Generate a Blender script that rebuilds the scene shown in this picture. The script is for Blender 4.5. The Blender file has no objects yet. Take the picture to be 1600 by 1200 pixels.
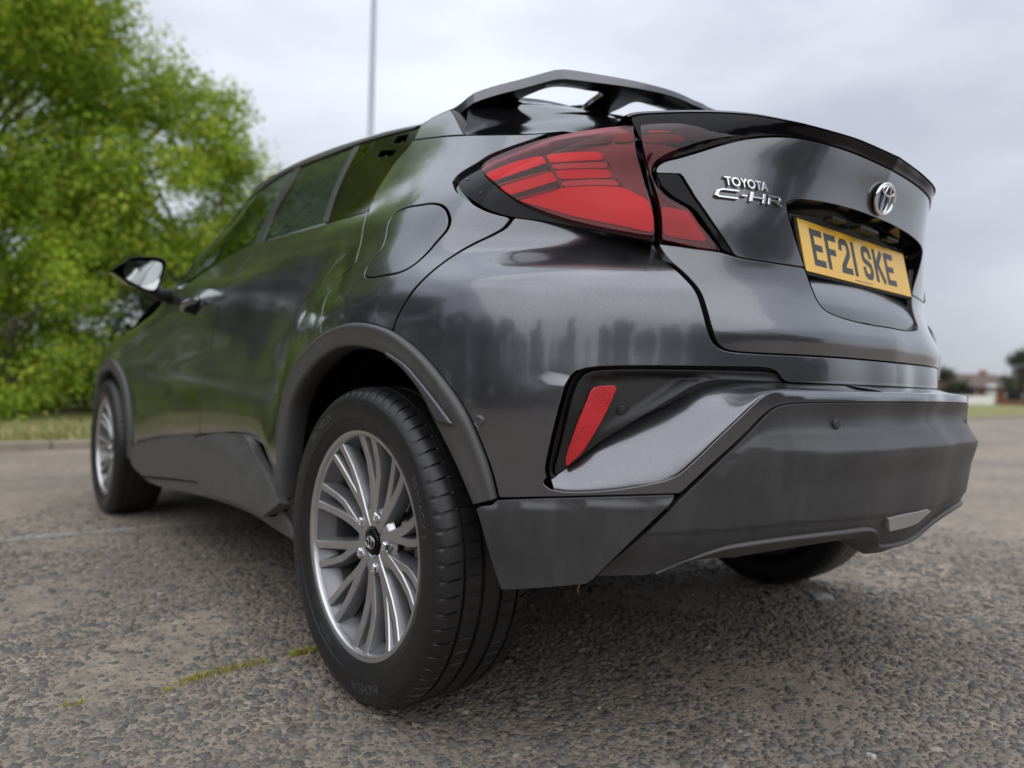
import bpy, bmesh, math, random
import numpy as np
from mathutils import Vector, Matrix
from mathutils.geometry import delaunay_2d_cdt

scene = bpy.context.scene
col = scene.collection
R = math.radians
rng = np.random.default_rng(7)
random.seed(7)

# ------------------------------------------------------------------ camera
# metres; origin on the ground under the rear axle, +Y towards the car's front, -X the car's left side
CAM_POS = np.array([-1.5946, -1.3361, 0.6700])
YAW, PITCH, ROLL, FPX = 0.6996, 0.0051, 0.0233, 1099.63      # focal length in pixels of the 1600 px wide photograph
_f = np.array([math.sin(YAW)*math.cos(PITCH), math.cos(YAW)*math.cos(PITCH), math.sin(PITCH)])
_r0 = np.array([math.cos(YAW), -math.sin(YAW), 0.0]); _u0 = np.cross(_r0, _f)
_r = _r0*math.cos(ROLL)+_u0*math.sin(ROLL); _u = -_r0*math.sin(ROLL)+_u0*math.cos(ROLL)
cam_data = bpy.data.cameras.new('camera'); cam = bpy.data.objects.new('camera', cam_data); col.objects.link(cam)
M = Matrix(((_r[0], _u[0], -_f[0], CAM_POS[0]), (_r[1], _u[1], -_f[1], CAM_POS[1]), (_r[2], _u[2], -_f[2], CAM_POS[2]), (0, 0, 0, 1)))
cam.matrix_world = M
cam_data.sensor_width = 36.0; cam_data.lens = FPX/1600*36.0
cam_data.clip_start = 0.05; cam_data.clip_end = 2000
cam_data.dof.use_dof = True; cam_data.dof.focus_distance = 1.34; cam_data.dof.aperture_fstop = cam_data.lens/12.5
scene.camera = cam

# ------------------------------------------------------------------ world: overcast daylight
SUN_AZ, SUN_EL = R(235), R(52)        # compass-like angle in the ground plane, elevation
world = bpy.data.worlds.new('World'); scene.world = world; world.use_nodes = True
nt = world.node_tree; nt.nodes.clear()
def wn(t, **k):
    n = nt.nodes.new(t)
    for a, b in k.items(): setattr(n, a, b)
    return n
w_out = wn('ShaderNodeOutputWorld'); w_bg = wn('ShaderNodeBackground'); w_sky = wn('ShaderNodeTexSky')
w_sky.sky_type = 'NISHITA'; w_sky.sun_disc = False; w_sky.sun_elevation = SUN_EL; w_sky.sun_rotation = R(90)-SUN_AZ
w_tc = wn('ShaderNodeTexCoord'); w_map = wn('ShaderNodeMapping'); w_map.inputs['Scale'].default_value = (1.0, 1.0, 2.6)
w_n1 = wn('ShaderNodeTexNoise'); w_n1.inputs['Scale'].default_value = 1.7; w_n1.inputs['Detail'].default_value = 6; w_n1.inputs['Roughness'].default_value = 0.5
w_ramp = wn('ShaderNodeValToRGB')
w_ramp.color_ramp.elements[0].position = 0.34; w_ramp.color_ramp.elements[0].color = (5.0, 5.3, 6.15, 1)
w_ramp.color_ramp.elements[1].position = 0.68; w_ramp.color_ramp.elements[1].color = (8.4, 8.75, 9.6, 1)
w_mix = wn('ShaderNodeMix', data_type='RGBA'); w_mix.inputs[0].default_value = 0.93
L = nt.links.new
L(w_tc.outputs['Generated'], w_map.inputs['Vector']); L(w_map.outputs[0], w_n1.inputs['Vector']); L(w_n1.outputs['Fac'], w_ramp.inputs[0])
# an overcast sky is about three times brighter overhead than at the horizon
w_sep = wn('ShaderNodeSeparateXYZ'); L(w_tc.outputs['Generated'], w_sep.inputs[0])
w_cie = wn('ShaderNodeMapRange'); w_cie.inputs[1].default_value = 0.0; w_cie.inputs[2].default_value = 1.0; w_cie.inputs[3].default_value = 0.62; w_cie.inputs[4].default_value = 1.88; L(w_sep.outputs['Z'], w_cie.inputs[0])
w_mul = wn('ShaderNodeVectorMath', operation='SCALE'); L(w_ramp.outputs[0], w_mul.inputs[0]); L(w_cie.outputs[0], w_mul.inputs['Scale'])
L(w_sky.outputs[0], w_mix.inputs[6]); L(w_mul.outputs[0], w_mix.inputs[7]); L(w_mix.outputs[2], w_bg.inputs['Color'])
w_bg.inputs['Strength'].default_value = 0.092
L(w_bg.outputs[0], w_out.inputs['Surface'])
sun_d = bpy.data.lights.new('sun', 'SUN'); sun = bpy.data.objects.new('sun', sun_d); col.objects.link(sun)
sun_d.energy = 1.5; sun_d.angle = R(110); sun_d.color = (1.0, 0.97, 0.93)
sv = Vector((math.cos(SUN_EL)*math.cos(SUN_AZ), math.cos(SUN_EL)*math.sin(SUN_AZ), math.sin(SUN_EL)))
sun.rotation_euler = (-sv).to_track_quat('-Z', 'Y').to_euler(); sun.location = sv*30
scene.view_settings.view_transform = 'Standard'; scene.view_settings.look = 'None'
scene.view_settings.gamma = 1; scene.view_settings.use_curve_mapping = False; scene.view_settings.exposure = 0.27
scene.render.engine = 'CYCLES'
scene.cycles.use_denoising = True
scene.cycles.max_bounces = 10; scene.cycles.transparent_max_bounces = 16
scene.cycles.sample_clamp_indirect = 6.0

# ------------------------------------------------------------------ photograph pixel -> direction
def rays(px):
    px = np.atleast_2d(np.asarray(px, float))
    d = _f*FPX + _r*(px[:, 0:1]-800) - _u*(px[:, 1:2]-600)
    return d/np.linalg.norm(d, axis=1, keepdims=True)
def on_plane(px, axis, val):
    d = rays(px); i = 'xyz'.index(axis)
    return CAM_POS + d*((val-CAM_POS[i])/d[:, i])[:, None]
def Zm(scale, ox, oy, pts):           # points read off an enlarged view of the photograph
    return [(ox+x/scale, oy+y/scale) for x, y in pts]

def catmull(pts, n=8, closed=False):
    P = np.asarray(pts, float)
    if len(P) < 3: 
        t = np.linspace(0, 1, n+1)[:, None]; return P[0]*(1-t)+P[1]*t
    Q = np.vstack([P[-1], P, P[0], P[1]]) if closed else np.vstack([2*P[0]-P[1], P, 2*P[-1]-P[-2]])
    out = []
    for i in range(len(Q)-3):
        p0, p1, p2, p3 = Q[i:i+4]
        t0 = 0; t1 = t0+max(np.linalg.norm(p1-p0), 1e-9)**.5; t2 = t1+max(np.linalg.norm(p2-p1), 1e-9)**.5; t3 = t2+max(np.linalg.norm(p3-p2), 1e-9)**.5
        t = np.linspace(t1, t2, n, endpoint=False)[:, None]
        A1 = (t1-t)/(t1-t0)*p0+(t-t0)/(t1-t0)*p1; A2 = (t2-t)/(t2-t1)*p1+(t-t1)/(t2-t1)*p2; A3 = (t3-t)/(t3-t2)*p2+(t-t2)/(t3-t2)*p3
        B1 = (t2-t)/(t2-t0)*A1+(t-t0)/(t2-t0)*A2; B2 = (t3-t)/(t3-t1)*A2+(t-t1)/(t3-t1)*A3
        out.append((t2-t)/(t2-t1)*B1+(t-t1)/(t2-t1)*B2)
    out = np.vstack(out)
    return out if closed else np.vstack([out, P[-1]])
def resample(P, step, closed=False):
    P = np.asarray(P, float)
    if closed: P = np.vstack([P, P[0]])
    L_ = np.concatenate([[0], np.cumsum(np.linalg.norm(np.diff(P, axis=0), axis=1))])
    n = max(2, int(round(L_[-1]/step))+1); s = np.linspace(0, L_[-1], n)
    Q = np.stack([np.interp(s, L_, P[:, k]) for k in range(P.shape[1])], 1)
    return Q[:-1] if closed else Q
def sm(a, b, x):
    t = np.clip((np.asarray(x, float)-a)/(b-a), 0, 1); return t*t*(3-2*t)

# ------------------------------------------------------------------ smooth body surfaces
# Base line in plan: down the left side, round the rear corner, along the back to the centre line.
_ns = 4000
_sb = np.linspace(0, 5.2, _ns)
_th = (math.pi/2)*(lambda t: t*t*t*(10-15*t+6*t*t))(np.clip((_sb-3.62)/(0.62), 0, 1))
_ds = _sb[1]-_sb[0]
_Tx, _Ty = np.sin(_th), -np.cos(_th)
_bx = -0.45+np.concatenate([[0], np.cumsum((_Tx[1:]+_Tx[:-1])/2*_ds)]); _by = 3.6+np.concatenate([[0], np.cumsum((_Ty[1:]+_Ty[:-1])/2*_ds)])
SC = float(np.interp(0.0, _bx, _sb)) if _bx[-1] > 0 else 5.0
def base(s):
    th = np.interp(s, _sb, _th)
    return np.interp(s, _sb, _bx), np.interp(s, _sb, _by), -np.cos(th), -np.sin(th)     # B and outward normal
def to_sd(x, y):
    """closest point on base line -> (s, d); points with x<=0"""
    x = np.asarray(x, float); y = np.asarray(y, float)
    s = np.empty_like(x); k = slice(None, None, 20)
    bx, by = _bx[k], _by[k]
    for a in range(0, len(x), 4000):
        dx = x[a:a+4000, None]-bx; dy = y[a:a+4000, None]-by
        s[a:a+4000] = _sb[k][np.argmin(dx*dx+dy*dy, 1)]
    for _ in range(4):
        th = np.interp(s, _sb, _th); px = np.interp(s, _sb, _bx); py = np.interp(s, _sb, _by)
        e = (x-px)*np.sin(th)-(y-py)*np.cos(th)
        d = -(x-px)*np.cos(th)-(y-py)*np.sin(th)
        kap = np.interp(s+1e-3, _sb, _th)-np.interp(s-1e-3, _sb, _th); kap = kap/2e-3
        s = np.clip(s+e/np.maximum(1+kap*d, .2), 0, 5.2)
    px = np.interp(s, _sb, _bx); py = np.interp(s, _sb, _by); th = np.interp(s, _sb, _th)
    return s, -(x-px)*np.cos(th)-(y-py)*np.sin(th)
def bbasis(t, x, k=3):
    x = np.clip(np.asarray(x, float), t[k], t[-k-1]-1e-9)
    B = ((x[:, None] >= t[:-1]) & (x[:, None] < t[1:])).astype(float)
    for d in range(1, k+1):
        a = t[d:-1]-t[:-d-1]; b = t[d+1:]-t[1:-d]
        a = np.where(a > 0, a, 1); b = np.where(b > 0, b, 1)
        B = (x[:, None]-t[:-d-1])/a*B[:, :-1]*(t[d:-1] > t[:-d-1]) + (t[d+1:]-x[:, None])/b*B[:, 1:]*(t[d+1:] > t[1:-d])
    return B
def knots(v): v = np.asarray(v, float); return np.concatenate([[v[0]]*3, v, [v[-1]]*3])
def gram(t):
    v = np.unique(t); x = np.concatenate([np.linspace(a, b, 7)[:-1]+(b-a)/12 for a, b in zip(v[:-1], v[1:])]); w = np.concatenate([np.full(6, (b-a)/6) for a, b in zip(v[:-1], v[1:])])
    h = 1e-4; B0 = bbasis(t, x); Bp = bbasis(t, x+h); Bm = bbasis(t, x-h)
    D1 = (Bp-Bm)/(2*h); D2 = (Bp-2*B0+Bm)/h**2
    return [(D*w[:, None]).T@D for D in (B0, D1, D2)]
class Surf:
    """d(s,z): distance of the skin from the base line, a bicubic B-spline fitted to plan-view contours"""
    def __init__(self, contours, s_knots, z_knots, lam=2e-5, off=0.0):
        self.ts, self.tz = knots(s_knots), knots(z_knots); self.off = off
        X = []
        for z, pts in contours.items():
            P = np.array(pts, float); P = catmull(P, 3) if len(P) > 2 else P
            for x, y in P: X.append((-x, y, z))
        X = np.array(X); s, d = to_sd(X[:, 0], X[:, 1]); z = X[:, 2]
        near = s > SC-0.45
        s = np.concatenate([s, 2*SC-s[near]]); d = np.concatenate([d, d[near]]); z = np.concatenate([z, z[near]])
        keep = (s <= s_knots[-1]) & (s >= s_knots[0]); s, d, z = s[keep], d[keep], z[keep]
        Bs, Bz = bbasis(self.ts, s), bbasis(self.tz, z)
        A = (Bs[:, :, None]*Bz[:, None, :]).reshape(len(s), -1)
        Gs, Gz = gram(self.ts), gram(self.tz)
        Rg = np.kron(Gs[2], Gz[0])+2*np.kron(Gs[1], Gz[1])+np.kron(Gs[0], Gz[2])
        N = A.T@A+lam*Rg+1e-9*np.eye(A.shape[1])
        self.C = np.linalg.solve(N, A.T@d).reshape(Bs.shape[1], -1)
        self.rms = float(np.sqrt(np.mean((A@self.C.ravel()-d)**2)))
    def d(self, s, z):
        return np.einsum('ij,jk,ik->i', bbasis(self.ts, s), self.C, bbasis(self.tz, z), optimize=True)+self.off
    def P(self, uv):
        uv = np.atleast_2d(uv); s, z = uv[:, 0], uv[:, 1]
        m = s > SC; s2 = np.where(m, 2*SC-s, s)
        bx, by, nx, ny = base(s2); d = self.d(s2, z)
        return np.stack([(bx+nx*d)*np.where(m, -1, 1), by+ny*d, z], 1)
    def N(self, uv, h=2e-3):
        uv = np.atleast_2d(uv).astype(float)
        a = self.P(uv+[h, 0])-self.P(uv-[h, 0]); b = self.P(uv+[0, h])-self.P(uv-[0, h])
        n = np.cross(a, b); n /= np.linalg.norm(n, axis=1, keepdims=True)+1e-12
        return n
    def frame(self, off):
        c = Surf.__new__(Surf); c.__dict__ = dict(self.__dict__); c.off = self.off+off; return c
    def hit(self, px, t0=0.5, t1=7.0):
        """photograph pixels -> (s,z) where their rays first meet the skin"""
        D = rays(px); n = len(D)
        def g(t):
            Q = CAM_POS+D*t[:, None]; s, d = to_sd(-np.abs(Q[:, 0]), Q[:, 1])
            return d-self.d(s, Q[:, 2]), Q, s
        lo = np.full(n, t0); hi = np.full(n, np.nan); prev = g(lo)[0]; tcur = lo.copy(); best = np.full(n, 9e9); tb = lo.copy()
        for t in t0*(t1/t0)**np.linspace(0, 1, 130)[1:]:
            tt = np.full(n, t); v = g(tt)[0]
            c = np.isnan(hi) & (v <= 0); hi[c] = t; lo[np.isnan(hi)] = t
            b = np.isnan(hi) & (v < best); best[b] = v[b]; tb[b] = t
        miss = np.isnan(hi)
        lo[miss] = tb[miss]; hi[miss] = tb[miss]
        for _ in range(40):
            mid = (lo+hi)/2; v = g(mid)[0]; lo = np.where(v > 0, mid, lo); hi = np.where(v > 0, hi, mid)
        _, Q, s = g(hi)
        s = np.where(Q[:, 0] > 0, 2*SC-s, s)
        return np.stack([s, Q[:, 2]], 1)
def uv_of(x, y, z):
    s, d = to_sd(np.array([-abs(x)]), np.array([y])); s = s[0]
    return (2*SC-s if x > 0 else s, z)

# ------------------------------------------------------------------ objects and meshes
def tag(o, label=None, cat=None, group=None, kind=None):
    if label: o['label'] = label
    if cat: o['category'] = cat
    if group: o['group'] = group
    if kind: o['kind'] = kind
    return o
def empty(name, loc=(0, 0, 0), parent=None):
    o = bpy.data.objects.new(name, None); o.location = loc; o.empty_display_size = .1; col.objects.link(o)
    if parent: o.parent = parent
    return o
def mesh_obj(name, V, F, mat, parent=None, normals=None, smooth=True, mats=None, midx=None):
    me = bpy.data.meshes.new(name)
    me.from_pydata([tuple(map(float, v)) for v in V], [], [tuple(map(int, f)) for f in F])
    me.materials.append(mat)
    for m in (mats or []): me.materials.append(m)
    if midx is not None: me.polygons.foreach_set('material_index', np.asarray(midx, np.int32))
    if smooth: me.polygons.foreach_set('use_smooth', np.ones(len(me.polygons), bool))
    me.update()
    if normals is not None:
        me.normals_split_custom_set_from_vertices([tuple(map(float, n)) for n in normals])
    o = bpy.data.objects.new(name, me); col.objects.link(o)
    if parent: o.parent = parent
    return o
def mirrored(o, parent=None, name=None):
    """the same part on the car's other side: its own mesh, reflected in x"""
    me = o.data.copy(); n = len(me.vertices); co = np.empty(n*3); me.vertices.foreach_get('co', co); co = co.reshape(-1, 3)
    nor = None
    if me.has_custom_normals:
        ln = np.empty(len(me.loops)*3); me.corner_normals.foreach_get('vector', ln); vi = np.empty(len(me.loops), int); me.loops.foreach_get('vertex_index', vi)
        nor = np.zeros((n, 3)); nor[vi] = ln.reshape(-1, 3); nor[:, 0] *= -1
    co[:, 0] *= -1; me.vertices.foreach_set('co', co.ravel()); me.flip_normals(); me.update()
    if nor is not None: me.normals_split_custom_set_from_vertices([tuple(v) for v in nor])
    q = bpy.data.objects.new(name or o.name.split('.')[0], me); col.objects.link(q)
    q.parent = parent if parent else o.parent
    for k in ('label', 'kind'):
        if k in o: q[k] = o[k]
    return q
def inside(poly, P):
    x, y = P[:, 0], P[:, 1]; c = np.zeros(len(P), bool); n = len(poly)
    for i in range(n):
        x1, y1 = poly[i]; x2, y2 = poly[(i+1) % n]
        if y1 == y2: continue
        c ^= ((y1 > y) != (y2 > y)) & (x < (x2-x1)*(y-y1)/(y2-y1)+x1)
    return c
def area2(P): return 0.5*np.sum(P[:, 0]*np.roll(P[:, 1], -1)-np.roll(P[:, 0], -1)*P[:, 1])
def clean(P, eps):
    out = [P[0]]
    for q in P[1:]:
        if np.linalg.norm(q-out[-1]) > eps: out.append(q)
    if len(out) > 3 and np.linalg.norm(out[0]-out[-1]) < eps: out.pop()
    return np.array(out)
def offset_poly(P, g):                 # P counter-clockwise, positive g shrinks
    e = np.roll(P, -1, 0)-P; e /= np.linalg.norm(e, axis=1, keepdims=True)+1e-12
    n = np.stack([-e[:, 1], e[:, 0]], 1); m = n+np.roll(n, 1, 0)
    m /= np.maximum((m*m).sum(1, keepdims=True), .5)/2
    return P+m*g
def min_dist(P, poly):
    out = np.full(len(P), 9e9)
    for a, b in zip(poly, np.roll(poly, -1, 0)):
        ab = b-a; t = np.clip(((P-a)@ab)/(ab@ab+1e-15), 0, 1); out = np.minimum(out, np.linalg.norm(P-a-t[:, None]*ab, axis=1))
    return out
def panel(name, surf, loops, mat, parent, step=.016, edge=.008, gap=.0016, roll=.0014, depth=.018, outline_closed=True, smooth_fn=None, holes=(), push=None, flange=True):
    """a trimmed sheet of a surface: rolled edges with a flange turned inward, so that neighbouring panels leave a real shut line.
    loops: closed outline in (s,z); push(uv)->extra offset along the surface normal"""
    P = clean(resample(loops, edge, True), edge*.3)
    if area2(P) < 0: P = P[::-1]
    P = offset_poly(P, gap+roll)
    H = []
    for h in holes:
        h = clean(resample(h, edge, True), edge*.3)
        if area2(h) < 0: h = h[::-1]
        H.append(offset_poly(h, -(gap+roll)))
    lo, hi = P.min(0), P.max(0)
    nx = int((hi[0]-lo[0])/step)+2; ny = int((hi[1]-lo[1])/(step*.87))+2
    gx, gy = np.meshgrid(np.arange(nx), np.arange(ny)); G = np.stack([lo[0]+(gx+.5*(gy % 2)).ravel()*step, lo[1]+gy.ravel()*step*.87], 1)
    G = G[inside(P, G)]
    for h in H: G = G[~inside(h, G)] if len(G) else G
    if len(G):
        dd = min_dist(G, P)
        for h in H: dd = np.minimum(dd, min_dist(G, h))
        G = G[dd > step*.45]
    V = [Vector(p) for p in P]; E = [(i, (i+1) % len(P)) for i in range(len(P))]; nb = len(P)
    rings = [(0, nb, 1)]
    for h in H:
        a = len(V); V += [Vector(p) for p in h]; E += [(a+i, a+(i+1) % len(h)) for i in range(len(h))]; rings.append((a, len(h), -1))
    V += [Vector(p) for p in G]
    v2, _, f2, ov, _, _ = delaunay_2d_cdt(V, E, [], 1, 1e-7)
    uv = np.array([tuple(v) for v in v2]); F = [tuple(f) for f in f2]
    cen = np.array([uv[list(f)].mean(0) for f in F])
    ok = inside(P, cen)
    for h in H: ok &= ~inside(h, cen)
    F = [f if area2(uv[list(f)]) > 0 else f[::-1] for f, k in zip(F, ok) if k]
    orig = {}
    for i, o_ in enumerate(ov):
        for q in o_: orig[q] = i
    X = surf.P(uv); N = surf.N(uv)
    if push is not None:
        def PX(q): return surf.P(q)+surf.N(q)*push(q)[:, None]
        X = PX(uv); h_ = 1.5e-3
        a = PX(uv+[h_, 0])-PX(uv-[h_, 0]); b = PX(uv+[0, h_])-PX(uv-[0, h_]); N = np.cross(a, b); N /= np.linalg.norm(N, axis=1, keepdims=True)
    # outward orientation check
    if flange:
        Vx, Nx = list(X), list(N)
        for a, n, sg in rings:
            idx = [orig.get(a+i, None) for i in range(n)]; idx = [i for i in idx if i is not None]
            n = len(idx)
            pts = X[idx]; nn = N[idx]
            t = np.roll(pts, -1, 0)-np.roll(pts, 1, 0); t /= np.linalg.norm(t, axis=1, keepdims=True)+1e-12
            out = np.cross(t, nn)*sg
            r1 = len(Vx); Vx += list(pts+out*roll*.75-nn*roll*.3); Nx += list((nn+out*.9)/np.linalg.norm(nn+out*.9, axis=1, keepdims=True))
            r2 = len(Vx); Vx += list(pts+out*roll-nn*roll*1.2); Nx += list(out)
            r3 = len(Vx); Vx += list(pts+out*roll-nn*depth); Nx += list(out)
            for i in range(n):
                j = (i+1) % n
                for A, B in ((None, r1), (r1, r2), (r2, r3)):
                    a0, a1 = (idx[i], idx[j]) if A is None else (A+i, A+j)
                    q = (a1, a0, B+i, B+j)
                    F.append(q if sg > 0 else q[::-1])
        X, N = np.array(Vx), np.array(Nx)
    return mesh_obj(name, X, F, mat, parent, normals=N)
def curve(surf, px, n=6, smooth=True):
    P = np.asarray(px, float); P = catmull(P, n) if smooth and len(P) > 2 else P
    return surf.hit(P)
def join(*cs):
    return np.vstack([np.asarray(c) for c in cs])
def grid_obj(name, rows, mat, parent, closed_u=False, closed_v=False, flip=False, normals=True, thick=None):
    """a sheet through rows of 3-D points (equal length)"""
    A = np.asarray(rows, float); nr, nc = A.shape[:2]; F = []
    for i in range(nr if closed_v else nr-1):
        for j in range(nc if closed_u else nc-1):
            a, b, c, d = i*nc+j, i*nc+(j+1) % nc, ((i+1) % nr)*nc+(j+1) % nc, ((i+1) % nr)*nc+j
            F.append((a, d, c, b) if flip else (a, b, c, d))
    o = mesh_obj(name, A.reshape(-1, 3), F, mat, parent)
    if thick:
        m = o.modifiers.new('solid', 'SOLIDIFY'); m.thickness = thick; m.offset = -1
    return o
def tube(name, pts, r, mat, parent, seg=10, cap=True):
    P = np.asarray(pts, float); rr = np.broadcast_to(np.asarray(r, float), (len(P),)); T = np.gradient(P, axis=0); T /= np.linalg.norm(T, axis=1, keepdims=True)
    up = np.array([0, 0, 1.]) if abs(T[0, 2]) < .9 else np.array([0, 1., 0]); V = []; F = []
    for p, t, q in zip(P, T, rr):
        a = np.cross(t, up); a /= np.linalg.norm(a); b = np.cross(a, t); up = b
        for k in range(seg):
            w = 2*math.pi*k/seg; V.append(p+q*(a*math.cos(w)+b*math.sin(w)))
    for i in range(len(P)-1):
        for k in range(seg): F.append((i*seg+k, i*seg+(k+1) % seg, (i+1)*seg+(k+1) % seg, (i+1)*seg+k))
    if cap: F.append(tuple(range(seg))[::-1]); F.append(tuple((len(P)-1)*seg+k for k in range(seg)))
    return mesh_obj(name, V, F, mat, parent)
# ------------------------------------------------------------------ materials
def new_mat(name):
    m = bpy.data.materials.new(name); m.use_nodes = True; t = m.node_tree; b = t.nodes['Principled BSDF']; return m, t, b
def pbr(name, color, rough=.5, metal=0., coat=0., coat_rough=.03, spec=.5, noise=None, bump=None, emit=None, sub=0):
    """noise=(scale, amount) varies colour; bump=(scale, distance) fine relief; object-space so it sits on the thing"""
    m, t, b = new_mat(name); N = t.nodes.new; L = t.links.new
    b.inputs['Base Color'].default_value = (*color, 1); b.inputs['Roughness'].default_value = rough; b.inputs['Metallic'].default_value = metal
    b.inputs['Coat Weight'].default_value = coat; b.inputs['Coat Roughness'].default_value = coat_rough; b.inputs['Specular IOR Level'].default_value = spec
    if noise or bump:
        tc = N('ShaderNodeTexCoord')
    if noise:
        n = N('ShaderNodeTexNoise'); n.inputs['Scale'].default_value = noise[0]; n.inputs['Detail'].default_value = 6; n.inputs['Roughness'].default_value = .6
        L(tc.outputs['Object'], n.inputs['Vector'])
        mx = N('ShaderNodeMix'); mx.data_type = 'RGBA'; a = noise[1]
        mx.inputs[6].default_value = (*[c*(1-a) for c in color], 1); mx.inputs[7].default_value = (*[min(1, c*(1+a)) for c in color], 1)
        L(n.outputs['Fac'], mx.inputs[0]); L(mx.outputs[2], b.inputs['Base Color'])
        mr = N('ShaderNodeMapRange'); mr.inputs[1].default_value = .3; mr.inputs[2].default_value = .7
        mr.inputs[3].default_value = max(0, rough*(1-a*.5)); mr.inputs[4].default_value = min(1, rough*(1+a*.5)); L(n.outputs['Fac'], mr.inputs[0]); L(mr.outputs[0], b.inputs['Roughness'])
    if bump:
        n2 = N('ShaderNodeTexNoise'); n2.inputs['Scale'].default_value = bump[0]; n2.inputs['Detail'].default_value = 3
        L(tc.outputs['Object'], n2.inputs['Vector']); bp = N('ShaderNodeBump'); bp.inputs['Strength'].default_value = 1; bp.inputs['Distance'].default_value = bump[1]
        L(n2.outputs['Fac'], bp.inputs['Height']); L(bp.outputs[0], b.inputs['Normal'])
    if emit:
        b.inputs['Emission Color'].default_value = (*emit[0], 1); b.inputs['Emission Strength'].default_value = emit[1]
    return m
def paint_mat():
    m, t, b = new_mat('grey_metallic_paint'); N = t.nodes.new; L = t.links.new
    tc = N('ShaderNodeTexCoord')
    fl = N('ShaderNodeTexNoise'); fl.inputs['Scale'].default_value = 1800; fl.inputs['Detail'].default_value = 1
    L(tc.outputs['Object'], fl.inputs['Vector'])
    cr = N('ShaderNodeValToRGB'); cr.color_ramp.elements[0].position = .3; cr.color_ramp.elements[0].color = (.078, .080, .090, 1)
    cr.color_ramp.elements[1].position = .75; cr.color_ramp.elements[1].color = (.185, .189, .210, 1)
    L(fl.outputs['Fac'], cr.inputs[0]); L(cr.outputs[0], b.inputs['Base Color'])
    b.inputs['Roughness'].default_value = .24
    b.inputs['Coat Weight'].default_value = 1.0; b.inputs['Coat IOR'].default_value = 1.5
    d = N('ShaderNodeTexNoise'); d.inputs['Scale'].default_value = 5; d.inputs['Detail'].default_value = 7; d.inputs['Roughness'].default_value = .65
    L(tc.outputs['Object'], d.inputs['Vector'])
    mr = N('ShaderNodeMapRange'); mr.inputs[1].default_value = .45; mr.inputs[2].default_value = .8; mr.inputs[3].default_value = .012; mr.inputs[4].default_value = .085
    L(d.outputs['Fac'], mr.inputs[0]); L(mr.outputs[0], b.inputs['Coat Roughness'])
    du = N('ShaderNodeTexNoise'); du.inputs['Scale'].default_value = 3.2; du.inputs['Detail'].default_value = 9; du.inputs['Roughness'].default_value = .75; L(tc.outputs['Object'], du.inputs['Vector'])
    md = N('ShaderNodeMapRange'); md.inputs[1].default_value = .35; md.inputs[2].default_value = .72; md.inputs[3].default_value = .95; md.inputs[4].default_value = .62; L(du.outputs['Fac'], md.inputs[0]); L(md.outputs[0], b.inputs['Metallic'])      # thin road dust
    o = N('ShaderNodeTexNoise'); o.inputs['Scale'].default_value = 260; o.inputs['Detail'].default_value = 2        # orange peel
    L(tc.outputs['Object'], o.inputs['Vector']); bp = N('ShaderNodeBump'); bp.inputs['Strength'].default_value = .25; bp.inputs['Distance'].default_value = .0002
    L(o.outputs['Fac'], bp.inputs['Height']); L(bp.outputs[0], b.inputs['Coat Normal'])
    return m
def glass_mat(name, tint, refl=1.0, rough=.0, ior=1.5):
    """thin pane: tinted see-through plus a mirror reflection that grows towards grazing angles"""
    m = bpy.data.materials.new(name); m.use_nodes = True; t = m.node_tree; t.nodes.clear(); N = t.nodes.new; L = t.links.new
    o = N('ShaderNodeOutputMaterial'); mx = N('ShaderNodeMixShader'); tr = N('ShaderNodeBsdfTransparent'); gl = N('ShaderNodeBsdfGlossy'); fr = N('ShaderNodeFresnel')
    tr.inputs[0].default_value = (*tint, 1); gl.inputs['Roughness'].default_value = rough; gl.inputs[0].default_value = (refl, refl, refl, 1); fr.inputs[0].default_value = ior
    L(fr.outputs[0], mx.inputs[0]); L(tr.outputs[0], mx.inputs[1]); L(gl.outputs[0], mx.inputs[2]); L(mx.outputs[0], o.inputs[0])
    return m
def plastic_mat(name, color, rough, streak=.25):
    """grained exterior plastic with vertical water marks and dust"""
    m, t, b = new_mat(name); N = t.nodes.new; L = t.links.new
    tc = N('ShaderNodeTexCoord'); mp = N('ShaderNodeMapping'); mp.inputs['Scale'].default_value = (26, 26, 1.6); L(tc.outputs['Object'], mp.inputs[0])
    s = N('ShaderNodeTexNoise'); s.inputs['Scale'].default_value = 1.6; s.inputs['Detail'].default_value = 5; s.inputs['Roughness'].default_value = .6; L(mp.outputs[0], s.inputs['Vector'])
    d = N('ShaderNodeTexNoise'); d.inputs['Scale'].default_value = 9; d.inputs['Detail'].default_value = 6; L(tc.outputs['Object'], d.inputs['Vector'])
    ml = N('ShaderNodeMath'); ml.operation = 'MULTIPLY'; L(s.outputs['Fac'], ml.inputs[0]); L(d.outputs['Fac'], ml.inputs[1])
    cr = N('ShaderNodeValToRGB'); cr.color_ramp.elements[0].position = .16; cr.color_ramp.elements[0].color = (*color, 1)
    cr.color_ramp.elements[1].position = .55; cr.color_ramp.elements[1].color = (*[c+(.16-c)*streak for c in color], 1)
    L(ml.outputs[0], cr.inputs[0]); L(cr.outputs[0], b.inputs['Base Color'])
    mr = N('ShaderNodeMapRange'); mr.inputs[1].default_value = .15; mr.inputs[2].default_value = .5; mr.inputs[3].default_value = rough; mr.inputs[4].default_value = rough+.14
    L(ml.outputs[0], mr.inputs[0]); L(mr.outputs[0], b.inputs['Roughness'])
    g = N('ShaderNodeTexNoise'); g.inputs['Scale'].default_value = 900; g.inputs['Detail'].default_value = 2; L(tc.outputs['Object'], g.inputs['Vector'])
    bp = N('ShaderNodeBump'); bp.inputs['Strength'].default_value = .5; bp.inputs['Distance'].default_value = .0004; L(g.outputs['Fac'], bp.inputs['Height']); L(bp.outputs[0], b.inputs['Normal'])
    return m
M_PAINT = paint_mat()
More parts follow.
